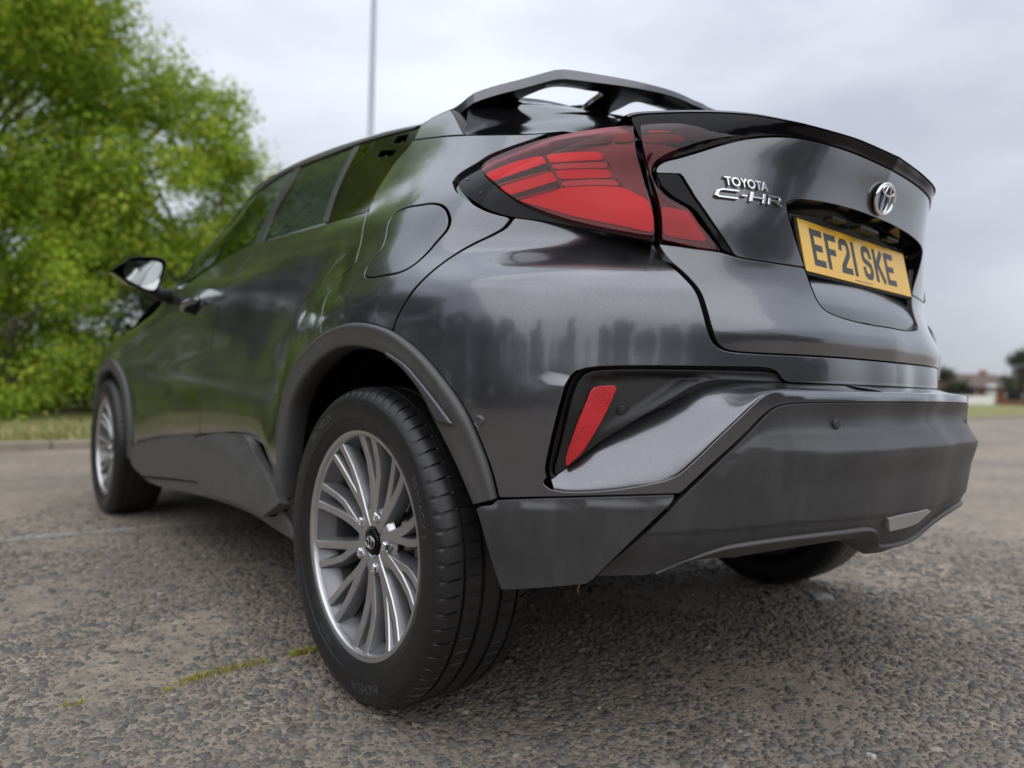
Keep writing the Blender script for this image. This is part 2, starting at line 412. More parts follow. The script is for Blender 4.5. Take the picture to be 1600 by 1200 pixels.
M_PLAST = plastic_mat('dark_grey_plastic', (.038, .0385, .041), .36)
M_CLAD = plastic_mat('arch_plastic', (.066, .065, .064), .38)
M_BLACK = pbr('black_plastic', (.012, .012, .013), .5, bump=(700, .0004))
M_GLOSS = pbr('gloss_black', (.004, .004, .005), .10, spec=.16)
M_VOID = pbr('inner_dark', (.006, .006, .006), .9, spec=.1)
M_GLASS = glass_mat('tinted_glass', (.33, .38, .36))
M_PRIV = glass_mat('privacy_glass', (.13, .15, .14))
M_LENS = glass_mat('red_lens', (1.0, .42, .44), .55)
M_LENSD = glass_mat('smoked_red_lens', (.80, .30, .34), .7)
M_RED = pbr('lamp_red', (.95, .006, .024), .35, noise=(30, .08))
M_REDL = pbr('lamp_pale_red', (.62, .16, .20), .3, coat=.5)
M_MAROON = pbr('lamp_maroon', (.085, .012, .022), .3, coat=.6)
M_AMBER = pbr('lamp_amber', (.24, .075, .028), .35, noise=(120, .5), bump=(420, .002))
M_REFLECTOR = pbr('reflector_red', (.52, .004, .010), .3, coat=.6, noise=(18, .35), bump=(500, .0012))
M_CHROME = pbr('chrome', (.82, .83, .85), .10, metal=1)
M_SILVER = pbr('badge_silver', (.72, .73, .75), .18, metal=1)
M_BLUE = pbr('emblem_blue', (.012, .035, .13), .15, coat=1)
M_YEL = pbr('plate_yellow', (.84, .49, .035), .28, coat=.35, noise=(8, .05))
M_INK = pbr('plate_black', (.012, .012, .012), .3)
M_ALLOY = pbr('alloy_machined', (.53, .53, .538), .30, metal=.9, noise=(60, .10))
M_ALLOYD = pbr('alloy_shaded', (.20, .202, .212), .34, metal=.7, noise=(40, .15))  # alloy tone darkened for the shade on spoke sides and barrel
M_TYRE = pbr('tyre_rubber', (.011, .011, .0115), .40, noise=(35, .35), bump=(600, .0003))
M_TYRELET = pbr('tyre_lettering', (.055, .055, .057), .6)
M_STEEL = pbr('brake_steel', (.24, .235, .23), .38, metal=.9, noise=(50, .3))
M_FOG = pbr('fog_lens', (.27, .27, .255), .18, coat=1, noise=(14, .2))
M_TRIM = pbr('satin_trim', (.09, .092, .10), .30, metal=.5)
M_SEAT = pbr('seat_fabric', (.018, .018, .020), .85)
# ------------------------------------------------------------------ the car: skin
car = empty('car')
tag(car, 'dark grey hatchback car with red tail lights parked on the worn asphalt', 'car')
C_MAIN = {
 .28: [(.74,3.45),(.83,3.1),(.86,2.64),(.845,2.2),(.81,1.8),(.802,1.3),(.808,.9),(.835,.6),(.862,.35),(.872,.1),(.872,-.05),(.858,-.2),(.825,-.32),(.77,-.43),(.70,-.505),(.60,-.56),(.45,-.61),(0,-.655)],
 .45: [(.76,3.45),(.85,3.1),(.882,2.64),(.85,2.2),(.818,1.8),(.811,1.3),(.813,.95),(.821,.75),(.850,.58),(.872,.44),(.886,.3),(.892,.1),(.889,-.05),(.877,-.2),(.843,-.333),(.783,-.45),(.702,-.523),(.602,-.577),(.48,-.62),(.3,-.672),(0,-.697)],
 .60: [(.75,3.45),(.85,3.1),(.880,2.64),(.845,2.2),(.820,1.8),(.815,1.3),(.816,.95),(.820,.76),(.830,.58),(.860,.45),(.884,.32),(.897,.12),(.897,-.05),(.884,-.2),(.848,-.34),(.788,-.457),(.706,-.533),(.606,-.588),(.5,-.631),(.3,-.688),(0,-.714)],
 .68: [(.88,2.64),(.844,2.2),(.817,1.8),(.811,1.3),(.810,.95),(.812,.75),(.823,.56),(.854,.43),(.879,.30),(.894,.11),(.897,-.05),(.884,-.2),(.847,-.341),(.787,-.457),(.705,-.533),(.605,-.588),(.5,-.631),(.3,-.689),(0,-.715)],
 .75: [(.74,3.45),(.84,3.1),(.872,2.64),(.842,2.2),(.812,1.8),(.80,1.3),(.797,.95),(.798,.73),(.815,.54),(.845,.41),(.873,.28),(.890,.1),(.893,-.05),(.88,-.2),(.842,-.34),(.782,-.455),(.70,-.53),(.6,-.585),(.5,-.628),(.3,-.686),(0,-.712)],
 .85: [(.72,3.4),(.80,3.1),(.835,2.64),(.832,2.2),(.812,1.8),(.80,1.3),(.790,.95),(.789,.68),(.803,.48),(.832,.36),(.862,.23),(.881,.08),(.880,-.05),(.867,-.2),(.829,-.328),(.770,-.441),(.691,-.517),(.6,-.569),(.5,-.612),(.3,-.668),(0,-.694)],
 .885:[(.864,.1),(.866,-.05),(.850,-.2),(.803,-.317),(.743,-.425),(.666,-.501),(.584,-.552),(.48,-.60),(.3,-.657),(0,-.683)],
 .92: [(.66,3.2),(.75,2.8),(.79,2.5),(.815,2.2),(.808,1.8),(.797,1.3),(.784,.95),(.781,.65),(.789,.44),(.810,.32),(.835,.20),(.849,.07),(.85,-.05),(.818,-.2),(.757,-.30),(.697,-.392),(.635,-.464),(.572,-.517),(.48,-.565),(.3,-.63),(0,-.655)],
 1.0: [(.74,2.3),(.79,2.0),(.79,1.7),(.782,1.3),(.770,.95),(.766,.62),(.772,.42),(.788,.28),(.805,.14),(.812,.04),(.81,-.05),(.770,-.2),(.703,-.317),(.633,-.422),(.557,-.497),(.44,-.555),(.3,-.59),(0,-.61)],
 1.06:[(.76,1.7),(.752,1.3),(.745,.9),(.748,.6),(.764,.35),(.782,.1),(.781,-.05),(.743,-.2),(.685,-.315),(.622,-.415),(.55,-.49),(.4,-.55),(0,-.58)],
 1.12:[(.725,1.6),(.718,1.3),(.712,.9),(.713,.6),(.727,.35),(.742,.1),(.74,-.05),(.708,-.18),(.658,-.285),(.607,-.375),(.55,-.44),(.45,-.49),(0,-.53)],
 1.20:[(.68,1.5),(.675,1.2),(.672,.9),(.673,.6),(.682,.35),(.688,.1),(.685,-.05),(.66,-.17),(.615,-.28),(.55,-.37)],
 1.30:[(.635,1.3),(.632,.9),(.63,.6),(.634,.35),(.637,.1),(.628,-.06),(.595,-.2),(.53,-.30)],
 1.40:[(.59,1.2),(.588,.8),(.585,.5),(.583,.2),(.575,0),(.54,-.14)],
 1.48:[(.55,1.2),(.547,.8),(.543,.5),(.535,.2)],
}
SK = np.concatenate([np.linspace(0, 2.7, 11), np.linspace(2.7, 4.9, 26)[1:]])
ZK = np.concatenate([np.linspace(.24, .80, 10), np.linspace(.80, 1.06, 9)[1:], np.linspace(1.06, 1.52, 9)[1:]])
S = Surf(C_MAIN, SK, ZK, lam=3e-6)
print('main skin rms', round(S.rms*1000, 2), 'mm  SC', round(SC, 3))
def yz(y, z, x=None):          # (s,z) on the side at a given y
    return uv_of(-.8, y, z)
def side_uv(pts): return np.array([uv_of(-.85, y, z) for y, z in pts])

# --- traced lines (photograph pixels)
L_C = [(657,196),(646,219),(632,237),(617,254),(605,272),(592,292),(582,312),(574,335),(569,350),(565,375),(560,395),(555,411),(532,432),(517,452),(506,475),(503,495),(500,526)]
L_SEAM = [(801,340),(790,355),(770,367),(742,380),(707,400),(675,424),(649,450),(630,477),(619,499),(613,517)]
CL_OUT = Zm(3.75,420,480,[(300,178),(340,150),(400,120),(470,99),(540,93),(620,105),(720,140),(830,215),(930,310),(1020,420),(1100,530),(1170,650),(1230,790),(1290,950),(1332,1118)])
CL_FRONT = [(438,776),(437,735),(438,693),(441,653),(446,619),(456,587),(473,555),(500,527)]
CL_IN = Zm(3.75,420,480,[(95,1120),(88,1000),(92,880),(107,720),(140,560),(200,430),(280,330),(380,255),(480,228),(560,232),(640,252),(710,285),(780,345),(850,428),(910,520),(970,640),(1030,760),(1090,880),(1145,1005),(1205,1150)])
TG_SIDE = [(1023,379),(1038,402),(1069,430),(1091,456),(1102,487),(1110,517),(1119,537),(1131,546),(1148,550)]
TG_BOT = [(1148,550),(1200,553),(1260,556),(1337,561),(1400,567),(1440,571)]
LAMP_BOT = Zm(3.2,700,180,[(25,330),(45,378),(100,422),(180,470),(260,497),(325,510),(430,522),(600,551),(800,587),(1052,634)])
LAMP_TOP = Zm(3.2,700,180,[(25,330),(50,298),(160,230),(200,203),(300,163),(420,123),(560,88),(760,58),(900,40),(938,38)])
BELT = [(275,455),(330,418),(380,388),(411,377),(452,365),(508,349),(540,340),(572,331)]
ROOFLINE = [(657,195),(617,203),(580,213),(520,232),(470,252),(435,270),(390,300),(352,335),(315,377),(285,412),(262,448)]

c_seam = curve(S, L_C); seam = curve(S, L_SEAM); cl_out = curve(S, CL_OUT); cl_front = curve(S, CL_FRONT)
i_belt = 6*7          # index on c_seam near the belt line (574,335)
# cladding outer edge split where the bumper seam meets it
def nearest(c, p): return int(np.argmin(np.linalg.norm(np.asarray(c)-np.asarray(p), axis=1)))
k_seam = nearest(cl_out, seam[-1])

# quarter panel (from door seam to bumper seam, over the shoulder up to the C-pillar)
q_top = curve(S, [(646,219),(670,216),(695,213),(726,211),(780,210),(830,209),(880,205)])
lamp_top_q = curve(S, LAMP_TOP[:6]); lamp_bot_q = curve(S, LAMP_BOT[:6])
fuel = curve(S, Zm(4,420,150,[(790,730),(850,700),(940,682),(1035,672),(1090,690),(1120,730),(1130,790),(1110,842),(1050,910),(980,990),(900,1060),(830,1098),(720,1122),(625,1134),(600,1120),(608,1083),(650,1020),(705,955),(732,885),(745,810),(762,765)]), smooth=False)
fuel = catmull(fuel, 6, True)
k219 = nearest(c_seam, q_top[0])
q_out = join(c_seam[k219:], cl_out[1:k_seam+1], seam[::-1][1:], lamp_bot_q[::-1][3:], lamp_top_q[1:], q_top[::-1][2:])
quarter = panel('quarter_panel', S, q_out, M_PAINT, car, step=.016, holes=[fuel])
panel('fuel_flap', S, fuel, M_PAINT, quarter, step=.016, gap=.0022, depth=.008)
# C-pillar cap
cp = curve(S, [(657,196),(680,181),(704,171)]); cp2 = curve(S, [(704,171),(711,182),(720,200),(726,211)]); cp3 = curve(S, [(726,211),(695,213),(670,216),(646,219)])
c_pillar = panel('rear_pillar_cap', S, join(cp, cp2[1:], cp3[1:], c_seam[:k219][::-1][:-1]), M_PAINT, car)

# ------------------------------------------------------------------ rear bumper
S_OFF0 = uv_of(-.82, -.43, .6)[0]; S_OFF1 = uv_of(-.45, -.655, .6)[0]
def boff(s): s = np.where(s > SC, 2*SC-s, s); return .064*sm(S_OFF0, S_OFF1, s)
class Bumper(Surf):
    def d(self, s, z): return Surf.d(self, s, z)+boff(s)
def derive(surf, cls, off=0.):
    c = cls.__new__(cls); c.__dict__ = dict(surf.__dict__); c.off = surf.off+off; return c
SB = derive(S, Bumper)
def half(c):                                   # keep the left half, end exactly on the centre line
    c = np.asarray(c); c = c[c[:, 0] < SC-.01]
    return np.vstack([c, (SC, c[-1, 1])])
def sym(c):                                    # left half (ending on the centre) -> whole
    c = np.asarray(c); m = c[:-1][::-1].copy(); m[:, 0] = 2*SC-m[:, 0]; return np.vstack([c, m])
LOW_SEAM = [(775,779),(830,778),(920,776),(1000,774),(1068,772)]
VAL_UP = [(1068,772),(1110,732),(1165,681),(1199,646),(1212,637),(1228,632),(1260,630),(1340,629),(1420,629),(1490,630),(1512,631)]
REC_TOP = Zm(4,840,560,[(85,745),(72,700),(92,580),(135,400),(175,250),(210,145),(255,85),(330,62),(450,52),(700,50),(1000,52),(1300,55),(1440,62),(1495,85),(1520,125),(1560,150)])
STRIP_BOT = [(1232,598),(1300,601),(1380,604),(1450,607)]
REC_LOW = Zm(4,840,560,[(60,762),(66,795),(105,820),(200,830),(350,827),(520,811),(680,784),(780,762),(860,725),(960,640),(1100,505),(1250,365),(1340,280),(1400,232),(1450,208),(1530,197)])
RIDGE = [(1240,609),(1320,611),(1420,613),(1490,616)]
tg_side = curve(S, TG_SIDE); tg_bot = half(curve(S, TG_BOT))
lamp_bot_b = curve(S, LAMP_BOT[5:])
low_seam = curve(SB, LOW_SEAM); val_up = half(curve(SB, VAL_UP))
rec_top = curve(S, REC_TOP); strip_bot = half(curve(S, STRIP_BOT)); rec_low = curve(SB, REC_LOW); ridge = half(curve(SB, RIDGE))
b_half = join(tg_bot[::-1], tg_side[::-1][1:], lamp_bot_b[::-1][1:], seam[1:], cl_out[k_seam+1:-1], low_seam, val_up[1:])     # centre top -> left -> centre bottom
b_full = np.vstack([b_half, np.stack([2*SC-b_half[1:-1][::-1][:, 0], b_half[1:-1][::-1][:, 1]], 1)])
h_half = join(strip_bot[::-1], rec_top[::-1][1:], rec_low, ridge[1:])
h_full = np.vstack([h_half, np.stack([2*SC-h_half[1:-1][::-1][:, 0], h_half[1:-1][::-1][:, 1]], 1)])
def b_push(uv): return boff(uv[:, 0])*(1-sm(.676, .690, uv[:, 1]))
S0 = S
class BumperZ(Surf):
    def d(self, s, z): return Surf.d(self, s, z)+boff(s)*(1-sm(.674, .692, z))
SBZ = derive(S, BumperZ)
bumper = panel('rear_bumper', SBZ, b_full, M_PAINT, car, step=.014, edge=.007, holes=[h_full], gap=.0014)
# painted wing: from the deep inner line of the recess out to the ridge, and the bumper's top shelf
INNER = Zm(4,840,560,[(85,752),(150,712),(250,638),(400,520),(550,418),(700,320),(850,225),(950,168),(1050,140),(1150,134),(1300,140),(1500,150),(1560,156)])+STRIP_BOT[1:]
def hit_depth(px, dep):
    px = catmull(px, 6); dp = np.interp(np.linspace(0, 1, len(px)), np.linspace(0, 1, len(dep)), dep); out = np.zeros((len(px), 2))
    levels = np.unique(np.round(dp, 3))
    for v in levels:
        k = np.round(dp, 3) == v; out[k] = derive(S, Surf, -v).hit(px[k])
    return out, np.array([derive(S, Surf, -v).P(q[None])[0] for q, v in zip(out, dp)])
uv_i, P_i = hit_depth(INNER, [.006,.02,.03,.04,.045,.045,.042,.036,.030,.024,.016,.006,.001,.001,.001,.001])
px_ridge = REC_LOW[2:]+RIDGE
uv_r = curve(SB, px_ridge); P_r = SB.P(uv_r)
def frac(P, n, warp=None):
    L_ = np.concatenate([[0], np.cumsum(np.linalg.norm(np.diff(P, axis=0), axis=1))]); L_ /= L_[-1]; t = np.linspace(0, 1, n) if warp is None else warp
    return np.stack([np.interp(t, L_, P[:, k]) for k in range(3)], 1)
nW = 130
P_i = np.vstack([P_i, [[0, S.P([[SC, P_i[-1, 2]]])[0][1], P_i[-1, 2]]]]) if P_i[-1, 0] < -.02 else P_i
P_r = np.vstack([P_r, [[0, SB.P([[SC, P_r[-1, 2]]])[0][1], P_r[-1, 2]]]]) if P_r[-1, 0] < -.02 else P_r
A_i, A_r = frac(P_i, nW), frac(P_r, nW)
def bez(A, B, C, t): return A*(1-t)**2+2*B*t*(1-t)+C*t*t
rows = []
nr_ = SB.N(np.array([uv_of(min(p[0], -1e-4), p[1], p[2]) for p in A_r]))
for t in np.concatenate([np.linspace(0, .86, 12), [.92, .96, .985, 1.0]]):
    mid = (A_i+A_r)/2-np.array([0, 0, .006])*np.sin(np.linspace(0, math.pi, nW))[:, None]
    rows.append(bez(A_i, mid, A_r, t)-nr_*.004*(t**14)-np.array([0, 0, .0035])*(t**10))
wing = grid_obj('wing_facet', rows, M_PAINT, bumper, flip=False)
mirrored(wing, bumper)
# black insert with reflector and sensor
SR = derive(S, Surf, -.022)
ins_px_top = Zm(4,840,560,[(150,722),(105,735),(92,700),(120,580),(165,400),(205,250),(240,160),(285,105),(350,86),(450,80),(700,78),(1000,82),(1300,90),(1450,100),(1495,118),(1512,148)])
ins_px_bot = Zm(4,840,560,[(1512,150),(1300,142),(1150,136),(1050,142),(950,172),(850,230),(700,326),(550,424),(400,526),(250,644),(150,722)])
ins_uv = join(curve(SR, ins_px_top), curve(SR, ins_px_bot)[1:-1])
z_it = ins_uv[:, 1].max()
def ins_dist(uv): return min_dist(uv, resample(ins_uv, .01, True))
insert = panel('bumper_insert', SR, ins_uv, M_BLACK, bumper, step=.008, edge=.007, gap=.0004, depth=.03,
               push=lambda q: .018*(1-sm(.0, .014, ins_dist(q)))*sm(z_it-.14, z_it-.05, q[:, 1])+.0)
mirrored(insert, bumper)
# wall between painted skin and insert
for nm, outer, inn in (('recess_wall', S.P(curve(S, REC_TOP)), SR.P(curve(SR, ins_px_top))),):
    n = 90; a, b = frac(outer, n), frac(inn, n)
    w = grid_obj(nm, [a*(1-t)+b*t-np.array([0, 0, 0]) for t in np.linspace(0, 1, 4)], M_BLACK, bumper, flip=True); mirrored(w, bumper)
SR2 = derive(S, Surf, -.0125)
refl_uv = catmull(curve(SR2, Zm(4,840,560,[(165,668),(225,440),(290,280),(325,200),(350,178),(490,168),(505,180),(495,215),(440,340),(360,480),(280,600),(235,640),(185,680)]), smooth=False), 4, True)
reflector = panel('reflector', SR2, refl_uv, M_REFLECTOR, bumper, step=.008, edge=.005, gap=0, roll=.0016, depth=.012); mirrored(reflector, bumper)
def disc(name, surf, px, r, mat, parent, h=.0022, ring=True, both=True):
    """round parking sensor lying on a surface"""
    uv = surf.hit([px]); p = surf.P(uv)[0]; n = surf.N(uv)[0]
    a = np.cross(n, [0, 0, 1]); a /= np.linalg.norm(a); b = np.cross(n, a); V = []; F = []; k = 28
    prof = [(r*1.28, -.001), (r*1.28, h*.35), (r*1.10, h*.35), (r*1.04, -.0008), (r, -.0008), (r*.98, h*.5), (r*.85, h*.6), (.0001, h*.6)] if ring else [(r, -.002), (r, h*.6), (r*.9, h), (.0001, h)]
    for q, z in prof:
        for i in range(k): w = 2*math.pi*i/k; V.append(p+n*z+q*(a*math.cos(w)+b*math.sin(w)))
    for j in range(len(prof)-1):
        for i in range(k): F.append((j*k+i, (j+1)*k+i, (j+1)*k+(i+1) % k, j*k+(i+1) % k))
    o = mesh_obj(name, V, F, mat, parent); 
    if both: mirrored(o, parent)
    return o
disc('parking_sensor', SR.frame(.002), (973, 640), .0085, M_BLACK, bumper)
disc('parking_sensor', S, (748, 658), .0085, M_PAINT, bumper)
# lower corner cladding
SB4 = derive(S, Bumper, .003)
cc_uv = join(curve(SB4, [(772,780),(840,778),(920,776),(1000,774),(1066,772)]), curve(SB4, [(1066,772),(998,838),(925,911)])[1:], curve(SB4, [(925,911),(850,918),(781,922)])[1:], curve(SB4, [(781,922),(762,860),(747,806),(742,791)])[1:], curve(SB4, [(742,789),(766,786),(772,780)])[1:-1])
zt_c = lambda s: np.interp(s, *low_seam[np.argsort(low_seam[:, 0])].T)
corner = panel('corner_cladding', SB4, cc_uv, M_PLAST, bumper, step=.011, push=lambda q: .009*sm(.003, .016, zt_c(q[:, 0])-q[:, 1])-.004*sm(.10, .22, zt_c(q[:, 0])-q[:, 1]), depth=.03)
mirrored(corner, bumper)
# centre valance
V_CREASE = [(1130,745),(1165,702),(1215,704),(1262,706),(1320,704),(1375,700),(1440,694),(1505,686)]
V_LOWC = [(1000,836),(1060,833),(1124,829),(1180,823),(1225,816),(1300,807),(1375,799),(1440,790),(1500,782)]
V_BOT = [(925,911),(975,910),(1022,908),(1070,886),(1124,861),(1150,853),(1225,839),(1311,824),(1345,820),(1358,824),(1369,837),(1377,852),(1395,853),(1412,850),(1435,839),(1463,799),(1480,788),(1510,771)]
v_cr = half(curve(SB, V_CREASE)); v_lc = half(curve(SB, V_LOWC)); v_bot = half(curve(SB, V_BOT))
def zi(c, s):
    s = np.where(s > SC, 2*SC-s, s); c = c[np.argsort(c[:, 0])]; return np.interp(s, c[:, 0], c[:, 1])
def v_push(q):
    s, z = q[:, 0], q[:, 1]; zt, zc, zl = zi(val_up, s), zi(v_cr, s), zi(v_lc, s); zc = np.minimum(zc, zt-.01); fade = sm(v_cr[0, 0]-.02, v_cr[0, 0]+.12, np.where(s > SC, 2*SC-s, s))
    t = np.clip((zt-z)/(zt-zc), 0, 1); up = -.008*np.sin(math.pi*np.minimum(t*1.6, 1))*fade+.028*np.clip((t-.52)/.46, 0, 1)**1.3*fade-.008*sm(0, .06, zc-z)*fade
    dn = -.028*sm(0, .09, zl-z)-.004*sm(-.004, .006, zl-z)
    return up+dn
val_half = join(val_up[::-1], curve(SB, [(1068,772),(1000,838),(925,911)])[1:-1], v_bot)
val_full = np.vstack([val_half, np.stack([2*SC-val_half[1:-1][::-1][:, 0], val_half[1:-1][::-1][:, 1]], 1)])
valance = panel('bumper_valance', SB, val_full, M_PLAST, bumper, step=.0062, edge=.006, gap=.0008, push=v_push, depth=.02)
# thin lip along the valance's lower edge and the return under it
vb = resample(v_bot[v_bot[:, 0] > v_bot[12, 0]], .006); vb = sym(vb); Pb = SB.P(vb)+SB.N(vb)*v_push(vb)[:, None]; Nb = SB.N(vb)
up = np.array([0, 0, 1.])
lip_w = np.minimum(1, np.minimum(np.arange(len(Pb)), np.arange(len(Pb))[::-1])/14)[:, None]
lip_rows = [Pb+Nb*-.006*lip_w+up*.002, Pb+Nb*.004*lip_w+up*.001, Pb+Nb*.007*lip_w-up*.003, Pb+Nb*.006*lip_w-up*.0065*lip_w, Pb-Nb*.004-up*.009*lip_w, Pb-Nb*.03-up*.034*lip_w, Pb-Nb*.12-up*.030*lip_w]
grid_obj('bumper_lip', lip_rows, M_CLAD, bumper, flip=True)
disc('parking_sensor', derive(SB, Bumper, -.0015), (1308, 662), .0075, M_PLAST, bumper)
fog_uv = curve(derive(SB, Bumper, .022), [(1388,810),(1420,802),(1450,795),(1456,799),(1432,820),(1412,827),(1390,832)], smooth=False)
fog = panel('fog_lamp', derive(SB, Bumper, .022), fog_uv, M_FOG, bumper, step=.01, edge=.006, gap=.001, depth=.01)

# ------------------------------------------------------------------ tailgate
C_TG = {
 .67:[(.705,-.533),(.605,-.588),(.5,-.630),(.3,-.688),(0,-.713)],
 .75:[(.70,-.53),(.6,-.585),(.5,-.628),(.3,-.686),(0,-.712)],
 .785:[(.70,-.53),(.6,-.583),(.5,-.628),(.3,-.688),(0,-.714)],
 .81:[(.69,-.525),(.6,-.576),(.5,-.619),(.3,-.676),(0,-.702)],
 .86:[(.68,-.515),(.6,-.558),(.5,-.598),(.3,-.651),(0,-.675)],
 .91:[(.66,-.49),(.59,-.543),(.5,-.588),(.3,-.640),(0,-.661)],
 .98:[(.64,-.47),(.57,-.538),(.47,-.598),(.3,-.643),(0,-.660)],
 1.05:[(.62,-.46),(.55,-.540),(.45,-.604),(.3,-.649),(0,-.667)],
 1.11:[(.60,-.46),(.54,-.535),(.45,-.602),(.3,-.657),(0,-.681)],
 1.16:[(.58,-.46),(.52,-.535),(.44,-.602),(.3,-.666),(0,-.696)],
 1.22:[(.56,-.44),(.50,-.52),(.42,-.59),(.3,-.665),(0,-.705)],
}
TK = np.concatenate([np.linspace(3.5, 4.9, 20)])
ST = Surf(C_TG, TK, np.linspace(.62, 1.26, 21), lam=3e-6)
C_LAMP = {
 1.20:[(.66,-.0),(.635,-.18),(.60,-.33),(.56,-.43),(.51,-.51),(.44,-.575),(.25,-.67)],
 1.14:[(.725,-.05),(.695,-.2),(.652,-.36),(.607,-.468),(.562,-.528),(.49,-.585),(.41,-.621),(.25,-.68)],
 1.08:[(.77,-.05),(.737,-.2),(.68,-.36),(.615,-.475),(.568,-.531),(.503,-.577),(.42,-.616),(.25,-.675)],
 1.0:[(.805,-.05),(.765,-.2),(.696,-.37),(.630,-.488),(.582,-.540),(.517,-.576),(.44,-.611),(.25,-.67)],
 .91:[(.82,-.05),(.775,-.22),(.705,-.385),(.638,-.502),(.594,-.548),(.54,-.577),(.46,-.603),(.25,-.655)],
 .84:[(.84,-.05),(.80,-.23),(.73,-.39),(.66,-.51),(.61,-.56),(.55,-.59),(.46,-.615),(.25,-.665)],
}
SL = Surf(C_LAMP, np.linspace(3.45, 4.8, 18), np.linspace(.82, 1.24, 11), lam=3e-6)
print('tailgate rms', round(ST.rms*1000, 2), 'lamp rms', round(SL.rms*1000, 2))
# tailgate sheets
T_SEAM = [(1023,379),(1080,386),(1130,394),(1155,402),(1205,410),(1258,418)]
L0 = [(1058,247),(1092,237),(1120,228),(1160,218),(1195,214),(1230,214),(1270,220),(1320,234),(1360,250),(1400,270),(1430,290),(1448,306)]
LIP_TOP = [(984,190),(996,186),(1040,183),(1100,182),(1140,183),(1180,186),(1220,192),(1260,199),(1320,215),(1380,239),(1420,261),(1440,279),(1451,299)]
OPEN_T = [(1230,318),(1237,313),(1252,312),(1294,318),(1337,329),(1372,342)]
OPEN_L = [(1230,318),(1232,332),(1243,372),(1258,418)]
OPEN_B = [(1258,418),(1270,452),(1278,470),(1288,483),(1302,491),(1337,502),(1380,510),(1425,515)]
t_side, t_bot, t_seam = curve(ST, TG_SIDE), half(curve(ST, TG_BOT)), curve(ST, T_SEAM)
l0, lip_top = half(curve(ST, L0)), half(curve(ST, LIP_TOP))
op_t, op_l, op_b = half(curve(ST, OPEN_T)), curve(ST, OPEN_L), half(curve(ST, OPEN_B))
def full(c): return np.vstack([c, np.stack([2*SC-c[1:-1][::-1][:, 0], c[1:-1][::-1][:, 1]], 1)])
tg_low = panel('tailgate', ST, full(join(op_b[::-1], t_seam[::-1][1:], t_side[1:], t_bot[1:])), M_PAINT, car, step=.012, edge=.007)
painted_left = curve(ST, [(1058,247),(1034,253),(1023,262),(1022,271)]); painted_low = curve(ST, [(1022,271),(1062,272),(1084,308),(1112,348),(1146,398)], smooth=False)
k_ts = nearest(t_seam, painted_low[-1])
panel('tailgate_garnish', ST, full(join(l0[::-1], painted_left[1:], painted_low[1:], t_seam[k_ts+1:], op_l[::-1][1:], op_t[1:])), M_PAINT, tg_low, step=.010, edge=.006, gap=.0008)
strip_uv = join(painted_low, curve(ST, [(1146,398),(1128,392),(1082,326),(1050,308),(1032,292),(1022,275)], smooth=False)[:-1])
o = panel('dark_facet', ST.frame(.0015), strip_uv, M_GLOSS, tg_low, step=.012, edge=.006, gap=.0004); mirrored(o, tg_low)  # facet of the tailgate paint, its dark turn put into a black colour
lip_half = join(lip_top[::-1], curve(ST, [(984,190),(1000,225),(1023,262)])[1:-1], painted_left[::-1], l0[1:])
def lip_push(q): return .003+.007*sm(0, .03, q[:, 1]-zi(l0, q[:, 0]))
lipo = panel('spoiler_lip', ST, full(lip_half), M_GLOSS, tg_low, step=.009, edge=.006, gap=.0003, push=lip_push, depth=.03)
# number-plate recess: back panel, walls, plate
pl_c = np.array([0, -.6325, .9684]); pl_t = .2016; pl_up = np.array([0, math.sin(pl_t), math.cos(pl_t)]); pl_n = np.array([0, -math.cos(pl_t), math.sin(pl_t)]); ex = np.array([1., 0, 0])
op_full = full(join(op_t[::-1], op_l[1:], op_b[1:])); op_P = ST.P(resample(op_full, .008, True))
def rec_back(P):
    """where the wall meets the recess floor: pulled in from the opening"""
    Q = P.copy(); Q[:, 0] *= .965
    zc = np.clip((Q[:, 2]-.915)/.01, -10, 0)
    plane_y = pl_c[1]+.006+(Q[:, 2]-pl_c[2])*math.tan(pl_t)
    drop = np.clip((.900-Q[:, 2])/.06, 0, 1)
    Q[:, 1] = plane_y*(1-drop)+(P[:, 1]+.022)*drop
    Q[:, 2] = np.where(P[:, 2] > 1.0, P[:, 2]-.012, P[:, 2]+.006*drop)
    return Q
bk = rec_back(op_P)
n_op = len(op_P)
wall_rows = [op_P, op_P*.75+bk*.25+np.array([0, .004, 0]), op_P*.4+bk*.6+np.array([0, .004, 0]), bk]
rw = grid_obj('plate_recess_wall', wall_rows, M_GLOSS, tg_low, closed_u=True, flip=True)
cx = bk.mean(0)
fl = [bk]+[bk+(np.stack([np.zeros(n_op), np.zeros(n_op), np.zeros(n_op)], 1)) for _ in range(0)]
gx = np.linspace(-1, 1, 25); zz = np.linspace(bk[:, 2].min(), bk[:, 2].max(), 21)
rowsb = []
for z in zz:
    sel = np.abs(bk[:, 2]-z) < .02; w = np.abs(bk[sel, 0]).max()*1.0 if sel.any() else .3
    yy = pl_c[1]+.006+(z-pl_c[2])*math.tan(pl_t); drop = np.clip((.905-z)/.06, 0, 1); yl = bk[np.argmin(bk[:, 2]), 1]
    rowsb.append(np.stack([gx*(w+.004), np.full(25, yy*(1-drop)+(yl)*drop)+.012*gx**2, np.full(25, z)], 1))
grid_obj('plate_recess_panel', rowsb, M_PAINT, tg_low, flip=False)
